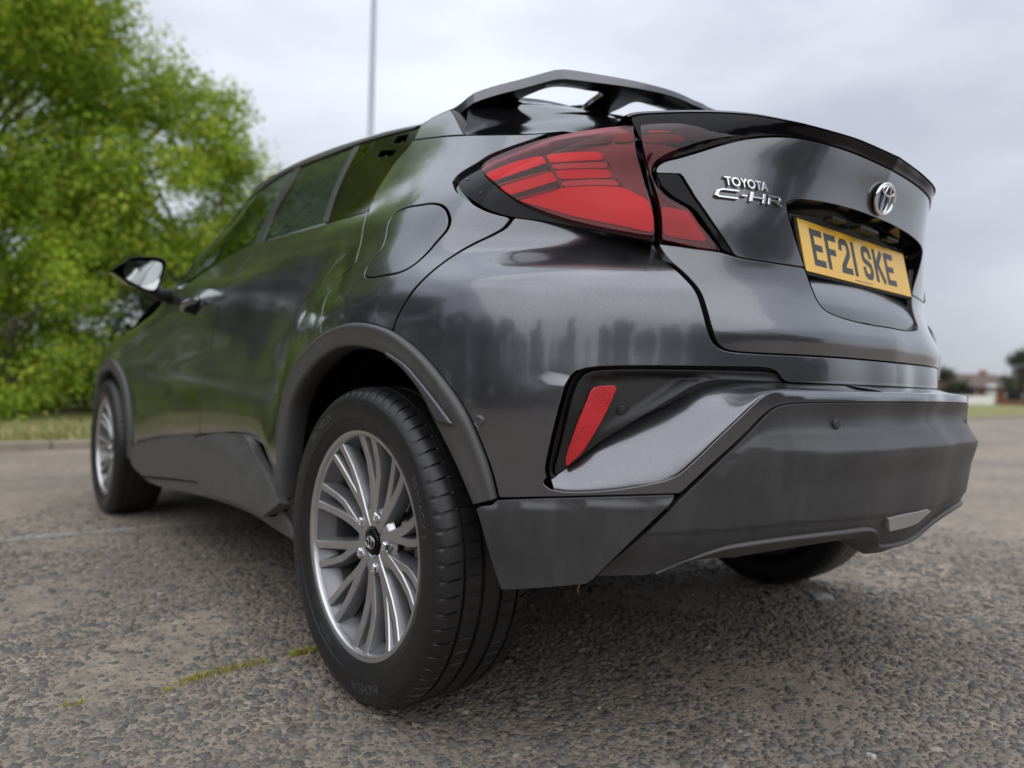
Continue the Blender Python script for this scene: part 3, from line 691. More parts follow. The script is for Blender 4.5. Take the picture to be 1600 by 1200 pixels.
def box(name, c, ax, ay, az, hx, hy, hz, mat, parent, bev=.002):
    bm = bmesh.new(); bmesh.ops.create_cube(bm, size=2)
    for v in bm.verts: v.co = Vector((v.co.x*hx, v.co.y*hy, v.co.z*hz))
    if bev: bmesh.ops.bevel(bm, geom=list(bm.edges), offset=bev, segments=2, affect='EDGES', profile=.6)
    Mx = Matrix(((ax[0], ay[0], az[0], c[0]), (ax[1], ay[1], az[1], c[1]), (ax[2], ay[2], az[2], c[2]), (0, 0, 0, 1))); bm.transform(Mx)
    me = bpy.data.meshes.new(name); bm.to_mesh(me); bm.free(); me.materials.append(mat); me.polygons.foreach_set('use_smooth', np.ones(len(me.polygons), bool))
    o = bpy.data.objects.new(name, me); col.objects.link(o); o.parent = parent
    md = o.modifiers.new('wn', 'WEIGHTED_NORMAL') if bev else None
    return o
plate = box('number_plate', pl_c, ex, -pl_n, pl_up, .26, .0016, .0555, M_YEL, tg_low, .0008)
box('plate_holder', pl_c-pl_n*.005, ex, -pl_n, pl_up, .265, .003, .060, M_BLACK, tg_low, .0015)
tag(plate, 'yellow number plate with grey black characters')
for sx in (-1, 1):      # plate lamps and the opener under the handle bar
    box('plate_lamp', np.array([sx*.135, -.640, 1.036]), ex, np.array([0, 1., 0]), np.array([0, 0, 1.]), .030, .010, .003, M_BLACK, tg_low)
box('tailgate_opener', np.array([0, -.642, 1.036]), ex, np.array([0, 1., 0]), np.array([0, 0, 1.]), .045, .012, .004, M_BLACK, tg_low)
def text_mesh(body, extrude=0., bevel=0., spacing=1.0, res=4, shear=0.):
    c = bpy.data.curves.new('t', 'FONT'); c.body = body; c.size = 1; c.extrude = extrude; c.bevel_depth = bevel; c.bevel_resolution = 1; c.space_character = spacing; c.resolution_u = res; c.shear = shear
    o = bpy.data.objects.new('t', c); col.objects.link(o); dg = bpy.context.evaluated_depsgraph_get(); me = bpy.data.meshes.new_from_object(o.evaluated_get(dg))
    V = np.empty(len(me.vertices)*3); me.vertices.foreach_get('co', V); V = V.reshape(-1, 3); F = [tuple(p.vertices) for p in me.polygons]
    bpy.data.objects.remove(o); bpy.data.curves.remove(c); bpy.data.meshes.remove(me)
    return V, F
def block_text(chars, stroke):
    """tall plain plate characters drawn as strokes: returns polylines per character in a unit 0..1 cell"""
    A = {'E': [[(1,0),(0,0),(0,1),(1,1)],[(0,.5),(.85,.5)]], 'F': [[(0,0),(0,1),(1,1)],[(0,.5),(.8,.5)]],
         '2': [[(0,.78),(.06,.92),(.25,1),(.75,1),(.95,.9),(1,.75),(.95,.58),(.08,.12),(0,0),(1,0)]], '1': [[(.5,0),(.5,1)]],
         'S': [[(1,.78),(.93,.93),(.72,1),(.28,1),(.06,.92),(0,.76),(.06,.6),(.3,.53),(.7,.47),(.94,.4),(1,.24),(.93,.08),(.72,0),(.28,0),(.07,.07),(0,.22)]],
         'K': [[(0,0),(0,1)],[(1,1),(.05,.42)],[(.32,.58),(1,0)]]}
    return [A[c] for c in chars]
def stroke_obj(name, polys, W, H, place, sw, mat, parent, thick=.0006):
    """flat strokes of constant width with square ends; place(x,y)->3-D point"""
    V = []; F = []
    for k, pl in enumerate(polys):
        P = np.array(pl, float)*[W-sw, H-sw]+sw/2
        e = np.diff(P, axis=0); e /= np.linalg.norm(e, axis=1, keepdims=True)
        P[0] -= e[0]*sw/2*(1 if True else 0); P[-1] += e[-1]*sw/2
        n = np.stack([-e[:, 1], e[:, 0]], 1); m = np.vstack([n[:1], (n[1:]+n[:-1]), n[-1:]]); m[1:-1] /= np.maximum(((m[1:-1]*m[1:-1]).sum(1, keepdims=True))/2, .35)
        b = len(V)
        for p, q in zip(P, m): V.append(place(*(p+q*sw/2), k*.00007)); V.append(place(*(p-q*sw/2), k*.00007))
        for i in range(len(P)-1): F.append((b+2*i, b+2*i+1, b+2*i+3, b+2*i+2))
    return mesh_obj(name, V, F, mat, parent, smooth=False)
x0 = -.219
chs = 'EF21SKE'; widths = [.050, .050, .050, .014, .050, .050, .050]; gaps = [.011, .011, .011, .033, .011, .011, 0]
for ch, w, g in zip(chs, widths, gaps):
    xx = x0
    stroke_obj('plate_character', block_text(ch, .014)[0], w, .079, lambda x, y, l: pl_c+ex*(xx+x)+pl_up*(y-.0385)+pl_n*(.0021+l), .014, M_INK, plate)
    x0 += w+g
Vp, Fp = [], []
for k in range(34):          # the maker's line at the foot of the plate, too small to read
    if k in (9, 15, 24): continue
    xa = -.045+k*.0027; hb = .0022 if k % 3 else .0016
    b0 = len(Vp); Vp += [pl_c+ex*(xa+dx)+pl_up*(-.0500+dz)+pl_n*.0021 for dx, dz in ((0, 0), (.0016, 0), (.0016, hb), (0, hb))]; Fp.append((b0, b0+1, b0+2, b0+3))
mesh_obj('plate_small_print', Vp, Fp, M_INK, plate, smooth=False)
# badges
def badge(name, body, quad, surf, ext, lift, bold=.012, shear=0., spacing=1.0):
    V, F = text_mesh(body, ext, bold, spacing, shear=shear); lo, hi = V.min(0), V.max(0); t = (V-lo)/(hi-lo+1e-9)
    q = surf.hit(quad)      # TL TR BR BL
    uv = (q[3]*(1-t[:, :1])+q[2]*t[:, :1])*(1-t[:, 1:2])+(q[0]*(1-t[:, :1])+q[1]*t[:, :1])*t[:, 1:2]
    X = surf.P(uv)+surf.N(uv)*((t[:, 2:3])*lift)
    o = mesh_obj(name, X, F, M_SILVER, tg_low, smooth=False); return o
badge('maker_badge', 'TOYOTA', [(1128,276),(1196,286),(1198,301),(1131,291)], ST, .04, .006, .034)
V_ = None
def hr_strokes():
    C = [[(1,1),(.22,1),(.05,.82),(0,.18),(.14,0),(.98,0)]]; dash = [[(0,.5),(1,.5)]]; H = [[(0,0),(.08,1)],[(.92,0),(1,1)],[(.04,.5),(.96,.5)]]; Rr = [[(0,0),(.06,.62)],[(-.02,1),(.86,1),(.98,.86),(.94,.6),(.8,.5),(.06,.5)],[(.5,.5),(.98,0)]]
    return C, dash, H, Rr
q = ST.hit([(1117,295),(1217,309),(1218,325),(1114,309)])
def place_q(x, y, h): 
    uv = (q[3]*(1-x)+q[2]*x)*(1-y)+(q[0]*(1-x)+q[1]*x)*y; return ST.P(uv)[0]+ST.N(uv)[0]*(h+.0018)
def raised(name, polys, x0, x1, sw, place, h, mat, parent, ar):
    """bevelled raised strokes; ar = width/height of the field so that strokes keep an even thickness"""
    V = []; F = []
    for pl in polys:
        P = np.array(pl, float); P[:, 0] = x0+P[:, 0]*(x1-x0); P[:, 1] = sw/2*1.0+P[:, 1]*(1-sw)
        Q = P*[ar, 1]; e = np.diff(Q, axis=0); e /= np.linalg.norm(e, axis=1, keepdims=True); Q[0] -= e[0]*sw*.4; Q[-1] += e[-1]*sw*.4
        n = np.stack([-e[:, 1], e[:, 0]], 1); m = np.vstack([n[:1], n[1:]+n[:-1], n[-1:]]); m[1:-1] /= np.maximum((m[1:-1]**2).sum(1, keepdims=True)/2, .4)
        b = len(V)
        for p, t in zip(Q, m):
            for k, hh in ((.5, 0), (.5, h*.7), (.32, h), (-.32, h), (-.5, h*.7), (-.5, 0)):
                g = p+t*sw*k; V.append(place(g[0]/ar, g[1], hh))
        for i in range(len(Q)-1):
            for k in range(5): F.append((b+6*i+k, b+6*i+k+1, b+6*(i+1)+k+1, b+6*(i+1)+k))
        F.append(tuple(b+k for k in range(6))[::-1]); F.append(tuple(b+6*(len(Q)-1)+k for k in range(6)))
    return mesh_obj(name, V, F, mat, parent, smooth=False)
C_, D_, H_, R_ = hr_strokes()
for polys, a, b in ((C_, .02, .285), (D_, .365, .405), (H_, .485, .70), (R_, .775, .985)):
    raised('model_badge', polys, a, b, .20, place_q, .0055, M_SILVER, tg_low, 4.2)
# oval emblem with three ellipses on a blue ground
em = ST.hit([(1373, 309)])[0]; em[0] = SC
ep = ST.P(em[None])[0]; en = ST.N(em[None])[0]; ea = np.array([1., 0, 0]); eb = np.cross(en, ea); eb = eb if eb[2] > 0 else -eb
def ell(rx, ry, cx=0, cy=0, n=64, lift=.006):
    rx, ry, cx, cy = rx*.72, ry*.80, cx*.72, cy*.80
    return [ep+ea*(cx+rx*math.cos(t))+eb*(cy+ry*math.sin(t))+en*lift for t in np.linspace(0, 2*math.pi, n+1)]
Vd = [ep+en*.006]+ell(.056, .038)[:-1]; mesh_obj('emblem_field', Vd, [(0, 1+i, 1+(i+1) % 64) for i in range(64)], M_BLUE, tg_low)
tube('emblem_ring', ell(.058, .040), .0042, M_CHROME, tg_low, 10, False)
tube('emblem_loop', ell(.019, .036, 0, 0, lift=.009), .0024, M_CHROME, tg_low, 8, False)
tube('emblem_loop', ell(.037, .0125, 0, .0215, lift=.009), .0024, M_CHROME, tg_low, 8, False)

# ------------------------------------------------------------------ tail lights
z6 = lambda p: Zm(3.2, 700, 180, p)
SEAM_E = z6([(938,40),(948,130),(963,210),(985,290),(1005,360),(1030,430),(1045,520),(1052,632)])
SLb = SL.frame(-.003)
house_uv = join(curve(SLb, LAMP_BOT), curve(SLb, SEAM_E)[::-1][1:], curve(SLb, LAMP_TOP)[::-1][1:-1])
lamp = panel('tail_light', SLb.frame(-.010), house_uv, M_GLOSS, car, step=.014, edge=.007, gap=.0008, depth=.05)
LENS_T = z6([(160,265),(172,245),(200,222),(260,193),(350,158),(470,118),(600,88),(760,62),(936,44)])
LENS_R = z6([(936,44),(944,130),(958,210),(980,290),(1000,360),(1024,430),(1040,520),(1044,606)])
LENS_B = z6([(1044,606),(960,598),(750,560),(600,525),(450,475),(330,420),(240,350),(185,300),(165,280),(160,265)])
lens_uv = join(curve(SL, LENS_T), curve(SL, LENS_R)[1:], curve(SL, LENS_B)[1:-1])
panel('lens', SL, lens_uv, M_LENS, lamp, step=.012, edge=.006, gap=.0006, depth=.006)
SLi = SL.frame(-.011); SLe = SL.frame(-.007)
lin_uv = join(curve(SLi, LENS_T), curve(SLi, LENS_R)[1:], curve(SLi, LENS_B)[1:-1])
panel('lamp_backing', SLi, lin_uv, M_MAROON, lamp, step=.02, gap=.0012, depth=.002)
def elem(name, pts, mat, surf=None, par=None, rnd=True, depth=.004, soft=2):
    surf = surf or SLe; P = surf.hit(np.array(z6(pts))); P = clean(resample(P, .004, True), .001)
    for _ in range(soft): P = P*.5+(np.roll(P, 1, 0)+np.roll(P, -1, 0))*.25
    return panel(name, surf, P, mat, par or lamp, step=.012, edge=.0045, gap=0, roll=.0012, depth=depth)
elem('light_bar', [(182,292),(250,262),(330,232),(470,198),(502,246),(370,288),(232,334)], M_RED)
elem('light_bar', [(248,358),(380,312),(515,274),(556,338),(430,372),(318,404)], M_RED)
elem('light_bar', [(340,425),(450,392),(568,362),(700,352),(880,358),(930,385),(1008,425),(1030,500),(1036,585),(1020,590),(900,560),(740,530),(600,500),(450,455)], M_RED)
elem('light_bar', [(486,196),(600,184),(768,180),(792,224),(640,228),(506,238)], M_RED)
elem('light_bar', [(524,276),(660,270),(812,268),(832,314),(700,314),(554,322)], M_RED)
elem('clear_strip', [(508,244),(650,236),(796,232),(814,264),(660,266),(522,272)], M_REDL)
elem('clear_strip', [(558,328),(700,320),(838,320),(878,354),(700,348),(566,360)], M_REDL)
for pts in ([(222,330),(370,279),(497,234),(513,269),(380,310),(242,350)], [(311,397),(430,362),(548,324),(564,358),(450,388),(328,419)], [(786,220),(800,222),(826,264),(812,266)], [(832,312),(846,314),(884,356),(868,354)]):
    elem('divider_bar', pts, M_INK, SL.frame(-.004), soft=0)
for pts in ([(240,348),(380,306),(512,268),(513,273),(380,312),(244,354)], [(326,418),(450,386),(562,357),(564,362),(450,392),(330,424)]):
    elem('highlight_strip', pts, M_REDL, SL.frame(-.0025), depth=.001, soft=0)  # pale lines painted in as highlights along the light bars
elem('indicator', [(822,92),(934,84),(936,132),(826,138)], M_AMBER)
elem('indicator', [(500,130),(640,105),(818,92),(824,138),(640,150),(520,165)], M_MAROON)
# clip holes on the black end cap
for pts in ([(78,322),(110,306),(116,312),(86,330)], [(142,388),(182,374),(186,382),(150,396)]):
    elem('cap_slot', pts, M_TRIM, SLb.frame(-.008), depth=.002)
# unit on the tailgate
IN_T = z6([(952,44),(1000,40),(1200,38),(1450,42),(1530,50),(1560,66),(1582,82)])
IN_B = z6([(1582,82),(1540,94),(1400,110),(1300,126),(1200,156),(1100,196),(1045,232),(1026,268),(1032,312),(1060,360),(1110,410),(1212,472),(1262,542),(1320,612),(1374,680)])
IN_L = z6([(1374,680),(1250,664),(1062,622)]); IN_S = z6([(1062,622),(1060,520),(1044,420),(1018,340),(1000,290),(976,200),(958,110),(952,44)])
in_px = lambda s_: join(curve(s_, IN_T), curve(s_, IN_B)[1:], curve(s_, IN_L)[1:], curve(s_, IN_S)[1:-1])
lamp2 = panel('tailgate_light', SL.frame(-.010), in_px(SL.frame(-.010)), M_MAROON, car, step=.014, edge=.006, gap=.0004, depth=.03)
panel('lens', SL, in_px(SL), M_LENSD, lamp2, step=.012, edge=.006, gap=.0004, depth=.008)
elem('light_bar', [(1062,450),(1120,462),(1205,482),(1250,552),(1306,636),(1200,622),(1074,602)], M_RED, par=lamp2)
elem('light_line', [(970,78),(1200,80),(1414,86),(1414,92),(1200,87),(972,86)], M_RED, par=lamp2)
elem('indicator', [(962,94),(1100,94),(1310,98),(1270,118),(1180,134),(1060,140),(964,138)], M_AMBER, par=lamp2)
for root in (lamp, lamp2):
    r2 = mirrored(root, car)
    for ch in [c for c in root.children]: mirrored(ch, r2)

# ------------------------------------------------------------------ deck behind the lip, rear window
lipP = ST.P(lip_top)+ST.N(lip_top)*.012; lipP = frac(lipP, 60); lipP = np.vstack([lipP, lipP[:-1][::-1]*[-1, 1, 1]])
qt = S.P(curve(S, [(880,205),(830,209),(780,210),(726,211)]))      # glass edge along the quarter panel, rear -> front
qtop = np.array([-.575, .06, 1.385])
edge_l = frac(np.vstack([qt, [qtop]]), 24); nC = len(lipP)
inner_lip = lipP+np.array([0, .045, -.004]); inner_lip[:, 0] *= .985
rows = [lipP, lipP+np.array([0, .010, .006]), inner_lip]
u = np.linspace(-1, 1, nC)
first = lipP+np.array([0, .085, -.022]); first[:, 0] = u*abs(edge_l[0, 0]); 
rows.append(first)
grid_obj('rear_deck', rows, M_GLOSS, tg_low, flip=True)
g_rows = []
cy = np.linspace(-.555, .10, 24); cz = 1.155+(.285)*np.sin(np.linspace(0, 1, 24)*1.35)/math.sin(1.35)
for k in range(24):
    e = edge_l[k]; c = np.array([0, cy[k], cz[k]]); a = np.abs(u)[:, None]**2.3
    row = c*(1-a)+np.array([0, e[1], e[2]])*a; row[:, 0] = u*abs(e[0]); g_rows.append(row)
grid_obj('rear_window', g_rows, M_GLOSS, tg_low, flip=False)
# ------------------------------------------------------------------ doors, windows, cladding
def pan(name, surf, px_curves, mat, parent, **k):
    c = [curve(surf, q) for q in px_curves]; out = c[0]
    for q in c[1:]: out = np.vstack([out, q[1:]])
    return panel(name, surf, out[:-1], mat, parent, **k)
def splitc(c, a, b): return c[a:b+1] if a <= b else c[b:a+1][::-1]
belt = curve(S, BELT); kb = nearest(c_seam, belt[-1]); kB = nearest(belt, S.hit([(411,377)])[0])
cl_f = curve(S, CL_FRONT)
door_bot = [(436,772),(431,768),(426,735),(411,696),(385,681),(366,676),(332,678),(312,679)]
db = curve(S, door_bot, smooth=False)
yB = (S.P(belt[kB][None])[0][1]); yBb = S.P(db[-1][None])[0][1]
b_seam = side_uv([(yBb, db[-1][1]), (yBb-.02, .60), (yBb-.06, .80), (yB+.01, belt[kB][1])]); b_seam = catmull(b_seam, 8)
rear_door = panel('rear_door', S, join(belt[kB:], c_seam[kb:-1], cl_f[::-1], db[1:], b_seam[1:-1]), M_PAINT, car, step=.02, edge=.009, gap=.0026)
f_seam_px = [(266,452),(232,470),(205,500),(196,530),(201,575),(207,620),(215,690)]
fd_bot = curve(S, [(215,690),(250,683),(310,679)])
f_seam = curve(S, f_seam_px)
front_door = panel('front_door', S, join(belt[:kB+1], b_seam[::-1][1:], fd_bot[::-1][1:], f_seam[::-1][1:-1]), M_PAINT, car, step=.025, edge=.012, gap=.003)
# front wing, its arch cut out
F_C = (2.64, .345)
def arc(r, a0, a1, n, c=F_C): return [(c[0]+r*math.cos(t), c[1]+r*math.sin(t)) for t in np.linspace(R(a0), R(a1), n)]
wing_uv = join(f_seam, side_uv([(2.28, .36), (2.24, .345)]), side_uv(arc(.425, 178, 2, 40)), side_uv([(3.2, .36), (3.44, .40), (3.44, .80), (3.1, .88), (2.7, .945), (2.35, 1.0), (2.0, 1.045)]))
S_F = S
front_wing = panel('front_wing', S, clean(wing_uv, .004), M_PAINT, car, step=.035, edge=.016)
fa = arc(.425, 185, -5, 50); fb = arc(.368, 185, -5, 50)
def strip(o_uv, i_uv, surf, name, mat, parent, n=90, lift=.010, inner_in=.05):
    Po, Pi = frac(surf.P(o_uv), n), frac(surf.P(i_uv), n); uo = np.array([uv_of(*p) for p in Po]); N = surf.N(uo)
    t = lambda k: Po*(1-k)+Pi*k
    din = np.array([1., 0, 0])*inner_in
    rad = (Pi-Po); rad /= np.linalg.norm(rad, axis=1, keepdims=True)
    rows = [Po-N*.004-rad*.001, Po+N*(lift*.55), t(.05)+N*lift*.9, t(.20)+N*lift*1.15, t(.24)+N*lift*1.0, t(.6)+N*lift*.95, t(.94)+N*lift*.9, t(1.0)+N*lift*.55, t(1.0)+rad*.002-N*lift*.2, Pi+rad*.006+din*.5, Pi-rad*.004+din]
    return grid_obj(name, rows, mat, parent, flip=False)
cl_all = join(cl_f, cl_out[1:]); cl_in = curve(S, CL_IN)
a_r = strip(cl_all, cl_in, S, 'wheel_arch_trim', M_CLAD, car); mirrored(a_r, car)
a_f = strip(side_uv(fa), side_uv(fb), S, 'wheel_arch_trim', M_CLAD, car, n=50); mirrored(a_f, car)
lo_px = Zm(3.75,420,480,[(690,266),(800,338),(880,425),(960,525),(1030,615),(1086,691)]); li_px = Zm(3.75,420,480,[(692,276),(770,340),(850,432),(910,522),(960,622),(986,667)])
SLp = S.frame(.0135); po, pi_ = frac(SLp.P(curve(SLp, lo_px)), 40), frac(SLp.P(curve(SLp, li_px)), 40)
o = grid_obj('arch_lit_band', [po*(1-t)+pi_*t+np.array([-.002*math.sin(math.pi*t), 0, .0]) for t in np.linspace(0, 1, 5)], M_TRIM, car, flip=False, thick=.003); mirrored(o, car)  # lit facet of the arch, its brightness put into a lighter material
# sill, kick-up, mud flap
SK1 = S.frame(.020)
o = pan('sill', SK1, [[(205,700),(212,693),(250,683),(304,678)],[(304,678),(302,697),(310,727),(324,756)],[(324,756),(269,748),(222,744)],[(222,744),(205,725),(205,700)]], M_CLAD, car, step=.03, gap=.001, depth=.03); mirrored(o, car)
zk = lambda s: np.interp(s, [yz(1.3, .5)[0], yz(.95, .5)[0], yz(.40, .4)[0]], [.50, .49, .37])
o = pan('sill_kick', SK1, [[(303,700),(310,685),(330,678),(366,676),(384,682)],[(384,682),(410,730),(436,776)],[(436,776),(442,784),(438,792),(428,805)],[(428,805),(392,789),(332,765),(321,750)],[(321,750),(308,722),(303,700)]], M_CLAD, car, step=.014, gap=.0012, depth=.03,
        push=lambda q: .028*sm(.10, .0, q[:, 1]-zk(q[:, 0])+.06)); mirrored(o, car)
o = pan('sill_underside', S.frame(.012), [[(222,746),(269,750),(324,758),(332,767),(392,791),(428,807),(440,795)],[(440,795),(452,822),(461,847)],[(461,847),(428,826),(392,803),(325,778),(240,757),(222,746)]], M_CLAD, car, step=.025, gap=.0008, depth=.06); mirrored(o, car)
fl_P = S.frame(.004)
o = pan('mud_flap', fl_P, [[(440,785),(455,779),(470,774)],[(470,774),(468,812),(464,848)],[(464,848),(452,829),(440,805)],[(440,805),(439,795),(440,785)]], M_BLACK, car, step=.02, gap=.0004, depth=.02); mirrored(o, car)

# windows
SW = S.frame(-.004)
fw = pan('front_door_window', SW, [[(272,452),(330,415),(380,386),(399,380)],[(399,380),(420,333),(440,294),(458,266)],[(458,266),(440,275),(395,307),(352,346),(322,381),(290,424),(272,452)]], M_GLASS, front_door, step=.04, gap=.001, depth=.004)
pan('centre_pillar_trim', S.frame(-.001), [[(399,382),(420,335),(440,295),(461,262)],[(461,262),(471,258)],[(471,258),(452,292),(425,340),(411,378)],[(411,378),(399,382)]], M_TRIM, front_door, step=.03, gap=.0004, depth=.01)
pan('rear_door_window', SW, [[(411,376),(452,364),(506,348)],[(506,348),(520,300),(535,265),(552,230)],[(552,230),(520,242),(473,260)],[(473,260),(452,294),(425,341),(411,376)]], M_PRIV, rear_door, step=.03, gap=.001, depth=.004)
pan('window_divider', S.frame(-.001), [[(506,348),(520,300),(536,264),(553,229)],[(553,229),(562,226)],[(562,226),(541,266),(525,302),(511,347)],[(511,347),(506,348)]], M_TRIM, rear_door, step=.03, gap=.0003, depth=.01)
h1 = curve(S, Zm(4,420,150,[(800,252),(872,238),(848,288),(768,296)]), smooth=False); h2 = curve(S, Zm(4,420,150,[(697,342),(795,336),(768,374),(672,382)]), smooth=False)
qp = [curve(S, [(511,347),(525,302),(541,266),(562,226)]), curve(S, [(562,226),(580,220),(617,210),(654,200)])[1:]]
k200 = nearest(c_seam, S.hit([(655,200)])[0])
hp_uv = join(qp[0], qp[1], c_seam[k200+1:kb], belt[::-1][:max(1, nearest(belt[::-1], S.hit([(511,347)])[0]))])
hp = panel('handle_panel', S.frame(-.0015), hp_uv, M_GLOSS, rear_door, step=.02, edge=.008, holes=[h1, h2], gap=.0006, roll=.001, depth=.02)
for h in (h1, h2):
    g = S.frame(-.03); c = h.mean(0); panel('handle_pocket', g, c+(h-c)*1.25, M_VOID, rear_door, step=.02, gap=0, depth=.002)
o = pan('quarter_window', S.frame(-.0005), [Zm(4,240,180,[(1292,190),(1384,162)]), Zm(4,240,180,[(1384,162),(1330,245),(1260,320),(1205,352)]), Zm(4,240,180,[(1205,352),(1240,280),(1292,190)])], M_PRIV, rear_door, step=.02, gap=.0004, depth=.002)
roofl = curve(S, ROOFLINE)
win_top = curve(S, [(272,450),(290,422),(322,379),(352,344),(395,305),(440,273),(473,258),(520,240),(562,224),(617,208),(655,199)])
wt = panel('window_trim', S.frame(.003), join(roofl, win_top[:-1]), M_TRIM, car, step=.03, edge=.012, gap=.0004, roll=.0008, depth=.01); mirrored(wt, car)
# front door handle
hc = S.hit([(303, 478)]); hP = S.P(hc)[0]; hN = S.N(hc)[0]
bar = np.array([hP+hN*(.012+.020*math.sin(math.pi*t))+np.array([0, (.5-t)*.20, (.5-t)*-.022]) for t in np.linspace(0, 1, 14)])
tube('door_handle', bar, .0125, M_PAINT, front_door, 10)
V = [hP+np.array([-.0035, .075*math.cos(t)+.01, .034*math.sin(t)-.012]) for t in np.linspace(0, 2*math.pi, 33)[:-1]]
mesh_obj('handle_cup_shade', V, [tuple(range(32))[::-1]], M_VOID, front_door, smooth=False)  # flat dark oval painted for the shade inside the handle cup
# door mirror
ym = 1.80
def at_y(px, y): return on_plane(px, 'y', y)
zmr = lambda p: Zm(10, 160, 380, p)
m_out = at_y(np.array(zmr([(240,345),(330,300),(450,222),(700,205),(900,225),(985,268),(1003,330),(960,470),(890,690),(800,772),(620,728),(450,650),(300,545),(210,480),(150,440),(150,410)])), ym); m_out = catmull(m_out, 4, True)
ctr = m_out.mean(0); rows = []
for t, sc in ((0, .93), (.0, .97), (.006, 1.0), (.03, 1.01), (.07, .97), (.11, .86), (.14, .68), (.155, .4), (.16, .02)):
    rows.append((m_out-ctr)*sc+ctr+np.array([0, t-.004, -.0]))
mir = grid_obj('door_mirror', rows, M_GLOSS, car, closed_u=True, flip=False)
cap_rows = [((m_out-ctr)*(sc+.02)+ctr+np.array([0, t, 0])) for t, sc in ((.02, 1.0), (.07, .98), (.115, .86), (.145, .66))]
idx = np.argsort(m_out[:, 0])[:26]; sel = np.array([i for i in range(len(m_out)) if m_out[i, 0] < ctr[0]-.035])
mcap = grid_obj('mirror_cap', [r[np.roll(sel, -int(np.argmax(np.diff(sel)))-1) if np.max(np.diff(sel)) > 1 else sel] for r in cap_rows], M_SILVER, mir, flip=False)
m_gl = at_y(np.array(zmr([(350,350),(420,292),(560,272),(850,290),(918,322),(930,362),(880,600),(828,712),(770,732),(600,680),(450,600),(350,530),(325,450)])), ym); m_gl = catmull(m_gl, 4, True)
mgl = mesh_obj('mirror_glass', np.vstack([m_gl.mean(0)[None]+[0, -.0045, 0], m_gl+np.array([0, -.0035, 0])]), [(0, 1+(i+1) % len(m_gl), 1+i) for i in range(len(m_gl))], pbr('mirror_silver', (.7, .75, .74), .02, metal=1), mir)
foot = at_y(np.array([(246,452),(256,462),(285,455),(275,447)]), 1.78)
st_ = tube('mirror_foot', [ctr+np.array([.05, .05, -.05]), ctr+np.array([.09, .06, -.075]), ctr+np.array([.135, .06, -.085])], [.03, .026, .03], M_BLACK, mir, 10)
# mirrored side of the car
def mirror_tree(o, parent=None):
    q = mirrored(o, parent or car)
    for ch in list(o.children): mirrored(ch, q)
    return q
for o in (quarter, c_pillar, rear_door, front_door, front_wing, mir): mirror_tree(o)

# ------------------------------------------------------------------ roof, windscreen, bonnet, nose
rail = S.P(curve(S, [(704,171),(680,181)]+ROOFLINE))
rail = frac(rail, 70)
rows = []; U = np.linspace(-1, 1, 41)
for r in rail:
    k = sm(1.15, 1.9, r[1])                       # 0 roof, 1 windscreen
    crown = .125*(1-k)+.055*k; fwd = .20*k*(1-.5*k)
    e = np.abs(U)**2.6
    z = r[2]+crown*(1-np.abs(U)**2.9)
    rows.append(np.stack([U*abs(r[0]), r[1]+fwd*(1-U*U)+0*U, z], 1))
n_roof = int(np.argmin(np.abs(rail[:, 1]-1.15)))
roof = grid_obj('roof', rows[:n_roof+1], M_PAINT, car, flip=True)
grid_obj('windscreen', rows[n_roof:], M_GLASS, car, flip=True)
p_end = rows[-1]
bon = []
for t in np.linspace(0, 1, 14):
    y = p_end[:, 1]*(1-t)+(3.44+.12*(1-U*U))*t; w = (.76*(1-t)+.70*t)
    z = (p_end[:, 2]-.01)*(1-t)+(.80+.06*(1-U*U))*t+.10*math.sin(math.pi*t)*(.55)*(1-.3*U*U)
    bon.append(np.stack([U*w, y, z], 1))
grid_obj('bonnet', bon, M_PAINT, car, flip=True)
nose = []
for z, w, y in ((.82, .70, 3.44), (.72, .74, 3.46), (.55, .76, 3.46), (.40, .76, 3.45), (.24, .74, 3.40)):
    nose.append(np.stack([U*w, y+.13*(1-U*U)+0*U, np.full(41, z)+.05*(1-U*U)*(z > .75)], 1))
grid_obj('front_bumper', nose, M_PAINT, car, flip=True)

# ------------------------------------------------------------------ roof spoiler with its two openings
jn = rail[0]; JY = jn[1]-.004
def zt_(q):
    x = np.minimum(np.abs(q[:, 0]), abs(jn[0])); rz = jn[2]+.125*(1-(x/abs(jn[0]))**2.9); tr = 1.447-.10*q[:, 0]**2
    return tr+(rz-tr)*sm(-.16, JY, q[:, 1])
def zb_(q): return zt_(q)-.014-.010*sm(.05, .5, np.abs(q[:, 0]))
def on_spoiler(px, zf):
    P = on_plane(px, 'z', 1.42)
    for _ in range(30):
        z = zf(P[:, :2]); D = rays(px); P = CAM_POS+D*((z-CAM_POS[2])/D[:, 2])[:, None]*.6+(P-CAM_POS)*.4
    return P
sp_side = on_spoiler(catmull([(712,157),(760,138),(820,122),(866,109)], 6), zt_); sp_tr = on_spoiler(catmull([(866,109),(880,108),(930,115),(1000,128),(1060,145),(1112,171)], 6), zt_)
sp_left = np.vstack([[[jn[0]+.004, JY]], sp_side[3:, :2], sp_tr[1:, :2]])
sp_half = resample(sp_left, .02); sp_half = sp_half[sp_half[:, 0] < -.02]; sp_half = np.vstack([sp_half, [[0, sp_half[-1, 1]-.004]]])
outline = np.vstack([sp_half, sp_half[:-1][::-1]*[-1, 1]])
z7 = lambda p: Zm(3.2, 690, 90, p)
hA = on_spoiler(catmull(z7([(385,218),(470,172),(550,148),(640,150),(725,164),(812,182),(762,220),(705,256),(550,236)]), 4, True), zb_)[:, :2]
hB = on_spoiler(catmull(z7([(832,290),(895,255),(970,222),(1060,242),(1150,270),(1215,300),(1150,330),(950,330)]), 4, True), zb_)[:, :2]
hB[:, 0] = np.minimum(hB[:, 0], -.03)
